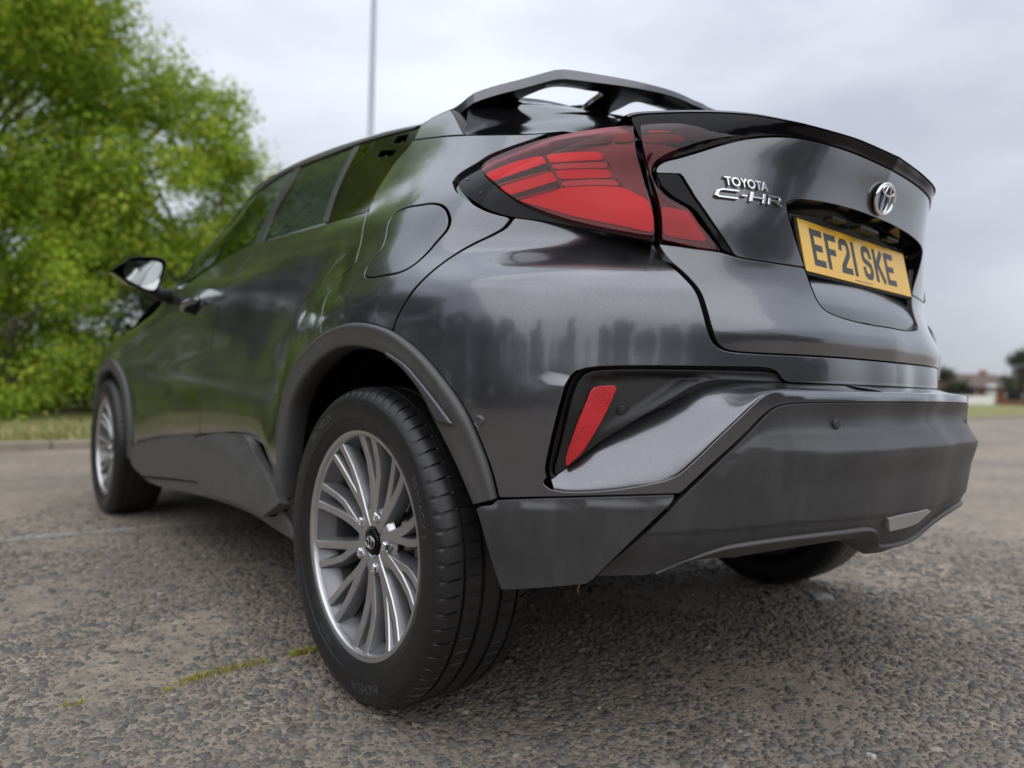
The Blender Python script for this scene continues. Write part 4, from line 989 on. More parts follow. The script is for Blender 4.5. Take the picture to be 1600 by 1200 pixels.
def slab(name, outline, holes, ztop, zbot, mat, parent, shift=(0, 0), step=.03):
    P = clean(resample(outline, .02, True), .004); P = P if area2(P) > 0 else P[::-1]
    H = []
    for h in holes:
        h = clean(resample(h, .012, True), .003); H.append(h if area2(h) > 0 else h[::-1])
    lo, hi = P.min(0), P.max(0); gx, gy = np.meshgrid(np.arange(lo[0], hi[0], step), np.arange(lo[1], hi[1], step)); G = np.stack([gx.ravel(), gy.ravel()], 1)
    G = G[inside(P, G)]; dd = min_dist(G, P)
    for h in H: dd = np.minimum(dd, min_dist(G, h)*np.where(inside(h, G), -1, 1))
    G = G[dd > step*.4]
    V = [Vector(p) for p in P]; E = [(i, (i+1) % len(P)) for i in range(len(P))]; rings = [(0, len(P))]
    for h in H: a = len(V); V += [Vector(p) for p in h]; E += [(a+i, a+(i+1) % len(h)) for i in range(len(h))]; rings.append((a, len(h)))
    V += [Vector(p) for p in G]
    v2, _, f2, ov, _, _ = delaunay_2d_cdt(V, E, [], 1, 1e-7); uv = np.array([tuple(v) for v in v2])
    F = [tuple(f) for f in f2]; cen = np.array([uv[list(f)].mean(0) for f in F]); ok = inside(P, cen)
    for h in H: ok &= ~inside(h, cen)
    F = [f if area2(uv[list(f)]) > 0 else f[::-1] for f, k in zip(F, ok) if k]
    n = len(uv); top = np.column_stack([uv, ztop(uv)]); bot = np.column_stack([uv, zbot(uv)])
    orig = {}
    for i, o_ in enumerate(ov):
        for q_ in o_: orig[q_] = i
    FF = list(F)+[tuple(n+i for i in f[::-1]) for f in F]
    for j, (a, m) in enumerate(rings):
        ids = [orig[a+i] for i in range(m) if a+i in orig]; m = len(ids)
        for i in range(m):
            x, y = ids[i], ids[(i+1) % m]; q_ = (y, x, n+x, n+y); FF.append(q_ if j == 0 else q_[::-1])
    # openings lean forward so that they stay open when seen from below
    V3 = np.vstack([top, bot])
    for a, m in rings[1:]:
        ids = [orig[a+i] for i in range(m) if a+i in orig]; V3[ids, :2] += np.array(shift)
    o = mesh_obj(name, V3, FF, mat, parent)
    md = o.modifiers.new('bev', 'BEVEL'); md.width = .004; md.segments = 3; md.limit_method = 'ANGLE'; md.angle_limit = R(40); o.modifiers.new('wn', 'WEIGHTED_NORMAL')
    return o
mir2 = lambda h: h*np.array([-1, 1])
spoiler = slab('roof_spoiler', outline, [hA, hB, mir2(hA), mir2(hB)], zt_, zb_, M_PAINT, car, shift=(.012, .03))
# dark under-tray of the spoiler's root and its side fins
finP = S.P(curve(S, [(704,171),(711,182),(720,200),(726,211)]))
o = grid_obj('spoiler_fin', [finP, finP+np.array([.012, -.010, 0]), finP+np.array([.06, -.035, .012])], M_GLOSS, spoiler, thick=.004); mirrored(o, spoiler)
ur = []
side_b = frac(np.vstack([finP[::-1]*1.0, [jn+np.array([.012, 0, -.012])]]), 10)
for t in np.linspace(0, 1, 10):
    e = side_b[int(round(t*9))]; zc = 1.405*(1-t)+(jn[2]+.105)*t; yc = -.10*(1-t)+.03*t
    a_ = np.abs(U)**2.2; ur.append(np.stack([U*(abs(e[0])-.006), yc*(1-a_)+e[1]*a_, zc*(1-a_)+e[2]*a_], 1))
grid_obj('spoiler_tray', ur, M_GLOSS, spoiler, flip=True)

# ------------------------------------------------------------------ behind the skin: added blocking shell, wheel wells, floor, cabin
inner = S.frame(-.055)
su = np.concatenate([np.linspace(0.3, 3.0, 20), np.linspace(3.0, SC, 40)[1:]]); zu = np.linspace(.46, 1.04, 16)
Vs = []; Fs = []
for s_ in su:
    for z in zu: Vs.append(inner.P([[s_, z]])[0])
for i in range(len(su)-1):
    for j in range(len(zu)-1):
        c = (np.array(Vs[i*16+j])+np.array(Vs[(i+1)*16+j+1]))/2
        if min(math.hypot(c[1], c[2]-.34), math.hypot(c[1]-2.64, c[2]-.34)) < .46: continue
        Fs.append((i*16+j, (i+1)*16+j, (i+1)*16+j+1, i*16+j+1))
sh = mesh_obj('dark_blocking_shell', Vs, Fs, M_VOID, car); mirrored(sh, car)  # dark shell added to keep sky light out of the panel seams
def well(y, name='wheel_well'):
    rows = []
    for x in np.linspace(-.79, -.52, 6): rows.append([(x, y+.425*math.cos(t), .345+.425*math.sin(t)) for t in np.linspace(R(8), R(172), 40)])
    rows.append([(-.52, y+.05*math.cos(t), .345+.05*math.sin(t)) for t in np.linspace(R(8), R(172), 40)])
    o = grid_obj(name, rows, M_VOID, car, flip=True); mirrored(o, car)
well(0); well(2.64)
box('floor_pan', np.array([0, 1.56, .29]), ex, np.array([0, 1., 0]), np.array([0, 0, 1.]), .53, 1.70, .03, M_VOID, car, .01)
box('floor_pan', np.array([0, 1.32, .30]), ex, np.array([0, 1., 0]), np.array([0, 0, 1.]), .78, .82, .03, M_VOID, car, .01)
box('boot_floor', np.array([0, -.33, .49]), ex, np.array([0, 1., 0]), np.array([0, 0, 1.]), .52, .20, .02, M_VOID, car, .01)
tube('exhaust_silencer', [(-.25, -.36, .42), (.25, -.36, .42)], .07, M_STEEL, car, 16)
tube('rear_axle', [(-.72, .02, .30), (-.35, .06, .29), (.35, .06, .29), (.72, .02, .30)], .035, M_VOID, car, 10)
box('parcel_shelf', np.array([0, .0, .93]), ex, np.array([0, 1., 0]), np.array([0, 0, 1.]), .60, .46, .02, M_SEAT, car, .01)
for sx in (-.37, .37):
    for y, h in ((.62, 1.0), (1.45, .98)):
        st = box('seat', np.array([sx, y, .80]), ex, np.array([0, math.cos(.2), math.sin(.2)]), np.array([0, -math.sin(.2), math.cos(.2)]), .24, .06, .30, M_SEAT, car, .05)
        box('headrest', np.array([sx, y-.07, 1.17]), ex, np.array([0, 1., 0]), np.array([0, 0, 1.]), .13, .045, .085, M_SEAT, st, .03)
box('dashboard', np.array([0, 2.1, .90]), ex, np.array([0, 1., 0]), np.array([0, 0, 1.]), .70, .22, .12, M_SEAT, car, .05)
# ------------------------------------------------------------------ wheels
WZ, WX = .334, .784
def clock(deg):           # seen from outside the left side: 0 = up, 90 = towards the rear; returns (y,z) direction
    t = R(deg); return np.array([-math.sin(t), math.cos(t)])
def lathe(name, prof, mat, parent, seg=96, closed=False):
    V = []; F = []; n = len(prof)
    for i in range(seg):
        t = 2*math.pi*i/seg
        for a, r in prof: V.append((-a, -r*math.sin(t), r*math.cos(t)))
    for i in range(seg):
        j = (i+1) % seg
        for k in range(n-1 if not closed else n):
            k2 = (k+1) % n; F.append((i*n+k, i*n+k2, j*n+k2, j*n+k))
    return mesh_obj(name, V, F, mat, parent)
def tyre_mesh(parent):
    half_ = [(.080,.229),(.0925,.2315),(.0985,.238),(.104,.246),(.1095,.258),(.1115,.264),(.1122,.2645),(.1135,.275),(.1138,.290),(.1118,.305),(.1115,.306),(.1085,.313),(.1040,.3205),(.0985,.3265),(.0925,.3308),(.0860,.3336),(.0800,.3350),(.0740,.3358),(.0690,.3364),(.0675,.3364),(.0665,.3300),(.0610,.3300),(.0600,.3366),(.0400,.3374),(.0270,.3377),(.0258,.3310),(.0185,.3310),(.0172,.3379),(0,.338)]
    prof = half_+[(-a, r) for a, r in half_[:-1][::-1]]; prof = np.array(prof); prof[:, 1] = np.where(prof[:, 1] > .30, .30+(prof[:, 1]-.30)*.85, prof[:, 1])
    pitch = 68; fr = [0, .035, .105, .14, .38, .70]; ang = np.array([(i+f)/pitch*2*math.pi for i in range(pitch) for f in fr]); na = len(ang); nf = len(fr)
    A, Rr = np.tile(prof[:, 0], (na, 1)), np.tile(prof[:, 1], (na, 1)); T = np.tile(ang[:, None], (1, len(prof)))
    sh = (np.abs(prof[:, 0]) > .0705) & (np.abs(prof[:, 0]) < .1045) & (prof[:, 1] > .315)
    for i in range(na):
        f = i % nf
        if f in (1, 2): Rr[i, sh] -= .0052*np.clip((.106-np.abs(prof[sh, 0]))/.02, .3, 1)
    T = T+np.where((np.abs(prof[:, 0]) > .066), (np.abs(prof[:, 0])-.066)*.55, 0)[None]*np.where(prof[:, 0] > 0, 1, -1)*(prof[:, 1] > .31)
    slit = (np.abs(prof[:, 0]) > .029) & (np.abs(prof[:, 0]) < .058)
    for i in range(0, na, nf):
        for q in (1, 2): Rr[i+q, slit] -= .003
    V = np.stack([-A, -Rr*np.sin(T), Rr*np.cos(T)], 2).reshape(-1, 3); n = len(prof); F = []
    for i in range(na):
        j = (i+1) % na
        for k in range(n-1): F.append((i*n+k, i*n+k+1, j*n+k+1, j*n+k))
    o = mesh_obj('tyre', V, F, M_TYRE, parent)
    md = o.modifiers.new('es', 'EDGE_SPLIT'); md.split_angle = R(38)
    return o
def side_text(body, deg, r, h, parent, squash=1.0, lift=.0008):
    V, F = text_mesh(body, .02, 0, 1.05, 3); V = V*h; V[:, 0] *= squash; V[:, 0] -= (V[:, 0].min()+V[:, 0].max())/2
    th = R(deg)+V[:, 0]/r; rr = r-h*.35+V[:, 1]
    base_a = np.interp(rr, [.238,.246,.258,.2645,.275,.290,.305,.313,.3205], [.0985,.104,.1095,.1122,.1135,.1138,.1118,.1085,.104])
    X = np.stack([-(base_a+lift*.2+np.where(V[:, 2] > 0, lift, -.002)), -rr*np.sin(th), rr*np.cos(th)], 1)
    return mesh_obj('sidewall_lettering', X, F, M_TYRELET, parent, smooth=False)
def bar_mesh(V, F, MI, pts, wid, a_of, mi_face, mi_side, back=.030, flare=.006):
    """pts: centre line in (clock angle rad, r) polar coordinates; a raised flat face with sloping sides"""
    P = np.array([[-r*math.sin(t), r*math.cos(t)] for t, r in pts]); Tn = np.gradient(P, axis=0); Tn /= np.linalg.norm(Tn, axis=1, keepdims=True); Nn = np.stack([-Tn[:, 1], Tn[:, 0]], 1)
    b = len(V)
    for p, nn, w, (t, r) in zip(P, Nn, wid, pts):
        a = a_of(r)
        for k, da in ((-.5, -back), (-.5, -.0025), (-.40, 0), (.40, 0), (.5, -.0025), (.5, -back)):
            q = p+nn*(w*k+(flare*np.sign(k) if da == -back else 0)); V.append((-(a+da), q[0], q[1]))
    for i in range(len(P)-1):
        for k in range(5):
            F.append((b+6*i+k, b+6*i+k+1, b+6*(i+1)+k+1, b+6*(i+1)+k)); MI.append(mi_face if k in (1, 2, 3) else mi_side)
    F.append(tuple(b+6*(len(P)-1)+k for k in range(6))); MI.append(mi_side)
def build_wheel():
    w = empty('wheel', (-WX, 0, WZ), car)
    t = tyre_mesh(w)
    for body, deg in (('MICHELIN', -34), ('MICHELIN', 166)): side_text(body, deg, .287, .026, w, .92)
    for body, deg in (('PRIMACY 3', 66), ('PRIMACY 3', -114)): side_text(body, deg, .284, .020, w, 1.15)
    side_text('225/50 R18 95V', 24, .2535, .009, w, 1.0); side_text('TUBELESS   RADIAL', 122, .2535, .008, w, 1.0); side_text('225/50 R18 95V', -150, .2535, .009, w, 1.0)
    lathe('rim_lip', [(.080,.2300),(.0930,.2325),(.0968,.2395),(.0985,.2400),(.0990,.2385),(.0972,.2300),(.0945,.2275),(.0900,.2265),(.086,.2255)], M_ALLOY, w, 128)
    lathe('rim_well', [(.088,.2262),(.078,.2235),(.062,.2140),(.045,.2085)], M_ALLOYD, w, 96)
    lathe('rim_barrel', [(.045,.2085),(.030,.2060),(-.02,.204),(-.085,.212),(-.10,.225),(-.10,.229),(.0,.216),(.08,.2305)], M_ALLOYD, w, 96)
    lathe('hub', [(.048,.076),(.060,.070),(.0635,.060),(.0635,.040),(.060,.034),(.052,.033),(.050,.0001)], M_ALLOY, w, 64)
    lathe('rim_back', [(.022,.205),(.012,.19),(.006,.15),(.002,.09),(.0,.03)][:1]+[(.022,.2049)], M_VOID, w, 24) if False else None
    a_of = lambda r: float(np.interp(r, [.03,.06,.10,.15,.19,.222,.232], [.064,.066,.066,.069,.077,.0875,.0905]))
    for i in range(10):
        c = R(36*i+1); sg = 1 if i % 2 == 0 else -1
        V, F, MI = [], [], []
        th = lambda d: c+R(d)*sg
        bar_mesh(V, F, MI, [(th(1.0), .034), (th(-.5), .060), (th(-2.0), .095), (th(-3.6), .135), (th(-4.8), .175), (th(-5.5), .205), (th(-5.9), .229)], [.024,.0240,.0220,.0200,.0185,.0185,.0200], a_of, 0, 1)
        bar_mesh(V, F, MI, [(th(1.2), .060), (th(2.8), .085), (th(5.2), .115), (th(7.4), .145), (th(7.2), .175), (th(6.4), .205), (th(6.0), .229)], [.016,.0175,.0175,.0170,.0165,.0170,.0190], lambda r: a_of(r)-.0012, 0, 1)
        o = mesh_obj('spoke', V, F, M_ALLOY, w, mats=[M_ALLOYD], midx=MI)
        o.modifiers.new('es', 'EDGE_SPLIT').split_angle = R(28)
    for i in range(5):
        d = clock(72*i+19); nV = []; nF = []
        c = d*.0572
        prof = [(.040,.0155),(.0600,.0150),(.0600,.0118),(.050,.0112)]
        k = 20; b0 = 0
        for a, r in prof:
            for j in range(k): t = 2*math.pi*j/k; nV.append((-(a+.003), c[0]+r*math.cos(t), c[1]+r*math.sin(t)))
        for q in range(3):
            for j in range(k): nF.append((q*k+j, (q+1)*k+j, (q+1)*k+(j+1) % k, q*k+(j+1) % k))
        mesh_obj('nut_well', nV, nF, M_ALLOYD, w)
        nV = []; nF = []
        prof = [(.040,.0118,6),(.0690,.0118,6),(.0715,.0098,6),(.0718,.0050,6),(.0700,.0040,6)]
        for a, r, kk in prof:
            for j in range(6): t = 2*math.pi*j/6+.3; nV.append((-a, c[0]+r*math.cos(t), c[1]+r*math.sin(t)))
        for q in range(4):
            for j in range(6): nF.append((q*6+j, (q+1)*6+j, (q+1)*6+(j+1) % 6, q*6+(j+1) % 6))
        nF.append(tuple(24+j for j in range(6)))
        mesh_obj('wheel_nut', nV, nF, M_CHROME, w, smooth=False)
    lathe('centre_cap', [(.052,.0285),(.0665,.0275),(.0690,.025),(.0695,.018),(.0700,.0001)], M_GLOSS, w, 40)
    def el(rx, ry, cy=0): return [(-.0708, rx*math.cos(t), cy+ry*math.sin(t)) for t in np.linspace(0, 2*math.pi, 33)]
    for rx, ry, cy in ((.0185, .0130, 0), (.0062, .0120, 0), (.0118, .0043, .0070)): tube('cap_emblem', el(rx, ry, cy), .0012, M_SILVER, w, 6, False)
    lathe('brake_disc', [(-.012,.150),(.012,.150),(.012,.085),(.030,.080),(.030,.02)], M_STEEL, w, 64)
    cal = []
    V, F, MI = [], [], []
    for t in np.linspace(R(60), R(118), 10):
        for a, r in ((.030,.112),(.034,.120),(.034,.152),(.028,.160),(-.03,.160),(-.03,.112)): V.append((-a, -r*math.sin(t), r*math.cos(t)))
    for i in range(9):
        for k in range(6): F.append((i*6+k, i*6+(k+1) % 6, (i+1)*6+(k+1) % 6, (i+1)*6+k))
    F.append(tuple(range(6))); F.append(tuple(54+k for k in range(6))[::-1])
    mesh_obj('brake_caliper', V, F, M_STEEL, w, smooth=False)
    lathe('dark_gap_disc', [(-.035,.205),(-.035,.150),(-.030,.06),(-.03,.001)], M_VOID, w, 32)  # black disc added so the gaps between spokes read dark
    return w
wheel = build_wheel()
def copy_wheel(loc, rz, rx):
    q = wheel.copy(); col.objects.link(q); q.parent = car; q.location = loc
    q.rotation_euler = (rx, 0, rz)
    for ch in wheel.children:
        c = ch.copy(); col.objects.link(c); c.parent = q
copy_wheel((-WX, 2.64, WZ), 0, R(17)); copy_wheel((WX, 0, WZ), math.pi, R(40)); copy_wheel((WX, 2.64, WZ), math.pi, R(5))
# ------------------------------------------------------------------ ground
def ground_mat():
    m, t, b = new_mat('worn_asphalt'); N = t.nodes.new; L = t.links.new
    tc = N('ShaderNodeTexCoord')
    big = N('ShaderNodeTexNoise'); big.inputs['Scale'].default_value = 1.1; big.inputs['Detail'].default_value = 7; big.inputs['Roughness'].default_value = .62; L(tc.outputs['Object'], big.inputs['Vector'])
    med = N('ShaderNodeTexNoise'); med.inputs['Scale'].default_value = 14; med.inputs['Detail'].default_value = 8; med.inputs['Roughness'].default_value = .7; L(tc.outputs['Object'], med.inputs['Vector'])
    vor = N('ShaderNodeTexVoronoi'); vor.inputs['Scale'].default_value = 85; L(tc.outputs['Object'], vor.inputs['Vector'])
    c1 = N('ShaderNodeValToRGB'); c1.color_ramp.elements[0].position = .3; c1.color_ramp.elements[0].color = (.150, .129, .104, 1); c1.color_ramp.elements[1].position = .72; c1.color_ramp.elements[1].color = (.37, .316, .255, 1); L(med.outputs['Fac'], c1.inputs[0])
    c2 = N('ShaderNodeMix'); c2.data_type = 'RGBA'; c2.blend_type = 'MULTIPLY'; c2.inputs[0].default_value = .85
    cb = N('ShaderNodeValToRGB'); cb.color_ramp.elements[0].position = .3; cb.color_ramp.elements[0].color = (.58, .58, .60, 1); cb.color_ramp.elements[1].position = .7; cb.color_ramp.elements[1].color = (1.25, 1.2, 1.14, 1); L(big.outputs['Fac'], cb.inputs[0])
    L(c1.outputs[0], c2.inputs[6]); L(cb.outputs[0], c2.inputs[7])
    c3 = N('ShaderNodeMix'); c3.data_type = 'RGBA'; cell = N('ShaderNodeValToRGB'); cell.color_ramp.elements[0].color = (.155, .141, .122, 1); cell.color_ramp.elements[1].color = (.31, .277, .237, 1)
    sep = N('ShaderNodeSeparateColor'); L(vor.outputs['Color'], sep.inputs[0]); L(sep.outputs[0], cell.inputs[0])
    dm = N('ShaderNodeMapRange'); dm.inputs[1].default_value = .30; dm.inputs[2].default_value = .45; dm.inputs[3].default_value = .75; dm.inputs[4].default_value = 0; L(vor.outputs['Distance'], dm.inputs[0])
    L(dm.outputs[0], c3.inputs[0]); L(c2.outputs[2], c3.inputs[6]); L(cell.outputs[0], c3.inputs[7]); L(c3.outputs[2], b.inputs['Base Color'])
    b.inputs['Roughness'].default_value = .88; b.inputs['Specular IOR Level'].default_value = .35
    h = N('ShaderNodeMath'); h.operation = 'MULTIPLY_ADD'; h.inputs[1].default_value = .5; L(med.outputs['Fac'], h.inputs[0]); L(dm.outputs[0], h.inputs[2])
    bp = N('ShaderNodeBump'); bp.inputs['Strength'].default_value = .9; bp.inputs['Distance'].default_value = .004; L(h.outputs[0], bp.inputs['Height']); L(bp.outputs[0], b.inputs['Normal'])
    return m
M_GROUND = ground_mat()
def sheet(name, pts, z, mat): return mesh_obj(name, [(x, y, z) for x, y in pts], [tuple(range(len(pts)))], mat, smooth=False)
KERB_Y = 6.3
tag(sheet('asphalt_ground', [(-300,-300),(300,-300),(300,300),(-300,300)], 0, M_GROUND), kind='structure')
M_GRASS = pbr('verge_grass', (.19, .19, .07), .9, noise=(1.2, .5), spec=.2)
vg = mesh_obj('grass_verge', [(-120, KERB_Y+.16, .06), (200, KERB_Y+.16, .06), (200, KERB_Y+2.2, .10), (-120, KERB_Y+2.2, .10), (200, 280, .25), (-120, 280, .25)], [(0, 1, 2, 3), (3, 2, 4, 5)], M_GRASS, smooth=False); tag(vg, kind='structure')
M_KERB = pbr('kerb_concrete', (.27, .235, .18), .9, noise=(6, .3), bump=(60, .003))
kr = empty('kerb'); tag(kr, kind='structure')
x = -14.0
while x < 40:
    o = box('kerb_stone', np.array([x, KERB_Y+.08, .010]), ex, np.array([0, 1., 0]), np.array([0, 0, 1.]), .455, .075, .065, M_KERB, kr, .012) if x == -14.0 else None
    if o is None:
        o = k0.copy(); col.objects.link(o); o.parent = kr; o.location = (x+14.0, random.uniform(-.006, .006), random.uniform(-.006, .006))
    else: k0 = o
    x += .92
def fast_mesh(name, V, faces, mat, parent=None, color=None, smooth=False):
    """faces: int array (n,k) of equal-size polygons, or a list of such arrays"""
    if not isinstance(faces, list): faces = [faces]
    me = bpy.data.meshes.new(name); me.vertices.add(len(V)); me.vertices.foreach_set('co', np.asarray(V, np.float32).ravel())
    nl = sum(f.size for f in faces); nf = sum(len(f) for f in faces); me.loops.add(nl); me.polygons.add(nf)
    me.loops.foreach_set('vertex_index', np.concatenate([f.ravel() for f in faces]).astype(np.int32))
    tot = np.concatenate([np.full(len(f), f.shape[1]) for f in faces]); st = np.concatenate([[0], np.cumsum(tot)[:-1]])
    me.polygons.foreach_set('loop_start', st.astype(np.int32)); me.polygons.foreach_set('loop_total', tot.astype(np.int32))
    if smooth: me.polygons.foreach_set('use_smooth', np.ones(nf, bool))
    me.materials.append(mat)
    if color is not None:
        at = me.color_attributes.new('tone', 'FLOAT_COLOR', 'POINT'); at.data.foreach_set('color', np.asarray(color, np.float32).ravel())
    me.update(calc_edges=True); o = bpy.data.objects.new(name, me); col.objects.link(o)
    if parent: o.parent = parent
    return o
def tone_mat(name, rough=.85, trans=0., bump=None, spec=.35):
    m, t, b = new_mat(name); a = t.nodes.new('ShaderNodeAttribute'); a.attribute_name = 'tone'; t.links.new(a.outputs['Color'], b.inputs['Base Color']); b.inputs['Roughness'].default_value = rough; b.inputs['Specular IOR Level'].default_value = spec
    if trans:
        out = t.nodes['Material Output']; tl = t.nodes.new('ShaderNodeBsdfTranslucent'); mx = t.nodes.new('ShaderNodeMixShader'); mx.inputs[0].default_value = trans
        t.links.new(a.outputs['Color'], tl.inputs[0]); t.links.new(b.outputs[0], mx.inputs[1]); t.links.new(tl.outputs[0], mx.inputs[2]); t.links.new(mx.outputs[0], out.inputs[0])
    return m
def chips(cell, r0, r1, size, seed):
    g = np.random.default_rng(seed); fx = CAM_POS[0], CAM_POS[1]
    n = int(2*r1/cell); gx, gy = np.meshgrid(np.arange(n), np.arange(n)); P = np.stack([gx.ravel(), gy.ravel()], 1)*cell-r1+np.array(fx)
    P = P+g.uniform(-.45, .45, P.shape)*cell
    d = P-np.array(fx); r = np.hypot(d[:, 0], d[:, 1]); an = np.abs((np.arctan2(d[:, 0], d[:, 1])-YAW+math.pi) % (2*math.pi)-math.pi)
    k = (r > r0) & (r < r1) & (an < R(52)) & (g.random(len(P)) < .90*(1-sm(3.0, 4.55, r))); P = P[k]
    # bare patches where the stones are worn away
    pn = np.sin(P[:, 0]*5.1+1.3*np.sin(P[:, 1]*3.7))*np.sin(P[:, 1]*4.3+1.1*np.sin(P[:, 0]*2.9+1))
    k = g.random(len(P)) < np.clip(1.0-.75*sm(.35, .85, pn), .2, 1); P = P[k]
    m = len(P); s = size*np.clip(g.lognormal(-.05, .42, m), .35, 2.0); rot = g.uniform(0, 2*math.pi, m); K = 6
    an = rot[:, None]+np.arange(K)*2*math.pi/K+g.uniform(-.42, .42, (m, K)); rad = s[:, None]*g.uniform(.58, 1.22, (m, K)); el = g.uniform(.7, 1.0, m)[:, None]; ea = g.uniform(0, math.pi, m)[:, None]
    ca, sa = np.cos(an), np.sin(an); u_ = ca*np.cos(ea)+sa*np.sin(ea); v_ = (-ca*np.sin(ea)+sa*np.cos(ea))*el; X = (u_*np.cos(ea)-v_*np.sin(ea))*rad; Y = (u_*np.sin(ea)+v_*np.cos(ea))*rad
    h = s*g.uniform(.10, .27, m); tx, ty = g.normal(0, .16, m), g.normal(0, .16, m)
    base_ = np.stack([P[:, 0:1]+X, P[:, 1:2]+Y, np.full((m, K), -.003)], 2); q = g.uniform(.74, .93, (m, 1))
    top = np.stack([P[:, 0:1]+X*q, P[:, 1:2]+Y*q, np.maximum(h[:, None]+X*q*tx[:, None]+Y*q*ty[:, None]+g.uniform(-.0006, .0006, (m, K)), .0006)], 2)
    V = np.concatenate([base_, top], 1).reshape(-1, 3); o = np.arange(m)[:, None]*2*K; i = np.arange(K); j = (i+1) % K
    side = np.stack([o+i, o+j, o+K+j, o+K+i], 2).reshape(-1, 4); cap = o+K+i[None]
    tone = g.uniform(.72, 1.32, m); hue = g.random(m); c = np.where(hue[:, None] < .70, np.array([[.125, .117, .106]]), np.where(hue[:, None] < .965, np.array([[.175, .150, .122]]), np.array([[.24, .22, .19]])))*tone[:, None]
    C = np.repeat(np.column_stack([c, np.ones(m)]), 2*K, 0)
    return V, side, cap, C
parts_ = [chips(.0122, 1.02, 2.35, .0076, 1), chips(.0165, 2.35, 4.6, .0090, 2)]
V_, F4, F6, C_a, o_ = [], [], [], [], 0
for V, s4, c6, C in parts_: V_.append(V); F4.append(s4+o_); F6.append(c6+o_); C_a.append(C); o_ += len(V)
tag(fast_mesh('asphalt_stones', np.vstack(V_), [np.vstack(F4), np.vstack(F6)], tone_mat('stone_chip', .82), color=np.vstack(C_a)), kind='stuff')
# worn white bay line
lp = on_plane(np.array([(-60,849),(0,844),(120,832),(220,823),(310,815),(400,808),(520,799)]), 'z', .004); dl = lp[-1]-lp[0]; dl /= np.linalg.norm(dl); pn_ = np.array([-dl[1], dl[0], 0])
def line_mat():
    m, t, b = new_mat('worn_line_paint'); N = t.nodes.new; L = t.links.new; tc = N('ShaderNodeTexCoord'); n = N('ShaderNodeTexNoise'); n.inputs['Scale'].default_value = 26; n.inputs['Detail'].default_value = 9; n.inputs['Roughness'].default_value = .75; L(tc.outputs['Object'], n.inputs['Vector'])
    r = N('ShaderNodeValToRGB'); r.color_ramp.elements[0].position = .38; r.color_ramp.elements[0].color = (0, 0, 0, 1); r.color_ramp.elements[1].position = .56; r.color_ramp.elements[1].color = (.85, .85, .85, 1); L(n.outputs['Fac'], r.inputs[0])
    b.inputs['Base Color'].default_value = (.36, .34, .305, 1); b.inputs['Roughness'].default_value = .8; tr = N('ShaderNodeBsdfTransparent'); mx = N('ShaderNodeMixShader'); L(r.outputs[0], mx.inputs[0]); L(tr.outputs[0], mx.inputs[1]); L(b.outputs[0], mx.inputs[2]); L(mx.outputs[0], t.nodes['Material Output'].inputs[0])
    return m
a_, b_ = lp[0]-dl*3, lp[0]+dl*7.5
tag(mesh_obj('bay_line', [a_-pn_*.04, b_-pn_*.04, b_+pn_*.04, a_+pn_*.04], [(0, 1, 2, 3)], line_mat(), smooth=False), kind='structure')
# grass growing in the joint of the surface
def blades(name, pts, n, h, spread, seed, cols):
    g = np.random.default_rng(seed); P = np.asarray(pts); k = g.integers(0, len(P), n); c = P[k]+np.column_stack([g.normal(0, spread, n), g.normal(0, spread, n), np.zeros(n)])
    hh = h*g.uniform(.35, 1.2, n); an = g.uniform(0, 2*math.pi, n); ln = g.uniform(.2, .9, n)*hh; w = hh*.10
    d = np.column_stack([np.cos(an), np.sin(an)]); s = np.column_stack([-d[:, 1], d[:, 0]])*w[:, None]
    z = np.zeros((n, 1)); b0 = np.column_stack([c[:, :2]-s, z]); b1 = np.column_stack([c[:, :2]+s, z]); m0 = np.column_stack([c[:, :2]+d*ln[:, None]*.35-s*.8, hh*.6]); m1 = np.column_stack([c[:, :2]+d*ln[:, None]*.35+s*.8, hh*.6]); tp = np.column_stack([c[:, :2]+d*ln[:, None], hh])
    V = np.stack([b0, b1, m1, m0, tp], 1).reshape(-1, 3); o = np.arange(n)[:, None]*5
    col_ = np.asarray(cols)[g.integers(0, len(cols), n)]*g.uniform(.7, 1.3, (n, 1)); C = np.repeat(np.column_stack([col_, np.ones(n)]), 5, 0)
    o2 = fast_mesh(name, V, [o+np.array([[0, 1, 2, 3]]), o+np.array([[3, 2, 4]])], M_LEAFY, color=C); tag(o2, kind='stuff'); return o2
M_LEAFY = tone_mat('blade_green', .6, .35)
GR = [(.36, .40, .06), (.46, .42, .10), (.46, .36, .14)]
jt = on_plane(catmull([(285,1068),(310,1060),(345,1050),(380,1042),(420,1032)], 10), 'z', 0)
blades('joint_grass', jt, 800, .010, .010, 3, GR)
blades('joint_grass', on_plane(catmull([(455,1026),(475,1021),(492,1017)], 8), 'z', 0), 300, .014, .006, 4, GR)
blades('joint_grass', on_plane(np.array([(260,1081),(268,1079)]), 'z', 0), 90, .010, .004, 5, GR)
blades('joint_grass', on_plane(np.array([(105,1103),(125,1100)]), 'z', 0), 70, .010, .005, 6, GR)
g_ = np.random.default_rng(11)
vx = np.column_stack([g_.uniform(-12, 14, 14000), KERB_Y+.2+g_.exponential(2.2, 14000), np.full(14000, .06)])
vo = blades('verge_tufts', vx, 26000, .10, .05, 12, [(.22, .26, .06), (.33, .30, .12), (.42, .35, .19)]); vo.location.z = .05
# dried stalks caught under the bumper's edge
tw = SB.P(SB.hit([(912, 914)]))[0]+np.array([.02, .03, 0])
o = tube('dried_stalk', [tw+np.array([0, 0, .012]), tw+np.array([.002, 0, -.006]), tw+np.array([-.001, .003, -.018]), tw+np.array([.002, .002, -.028])], [.0012, .0013, .0016, .0004], pbr('straw', (.20, .13, .07), .8), None, 6)
tag(o, 'wisp of dried brown grass hanging from the lower bumper edge', 'grass wisp')
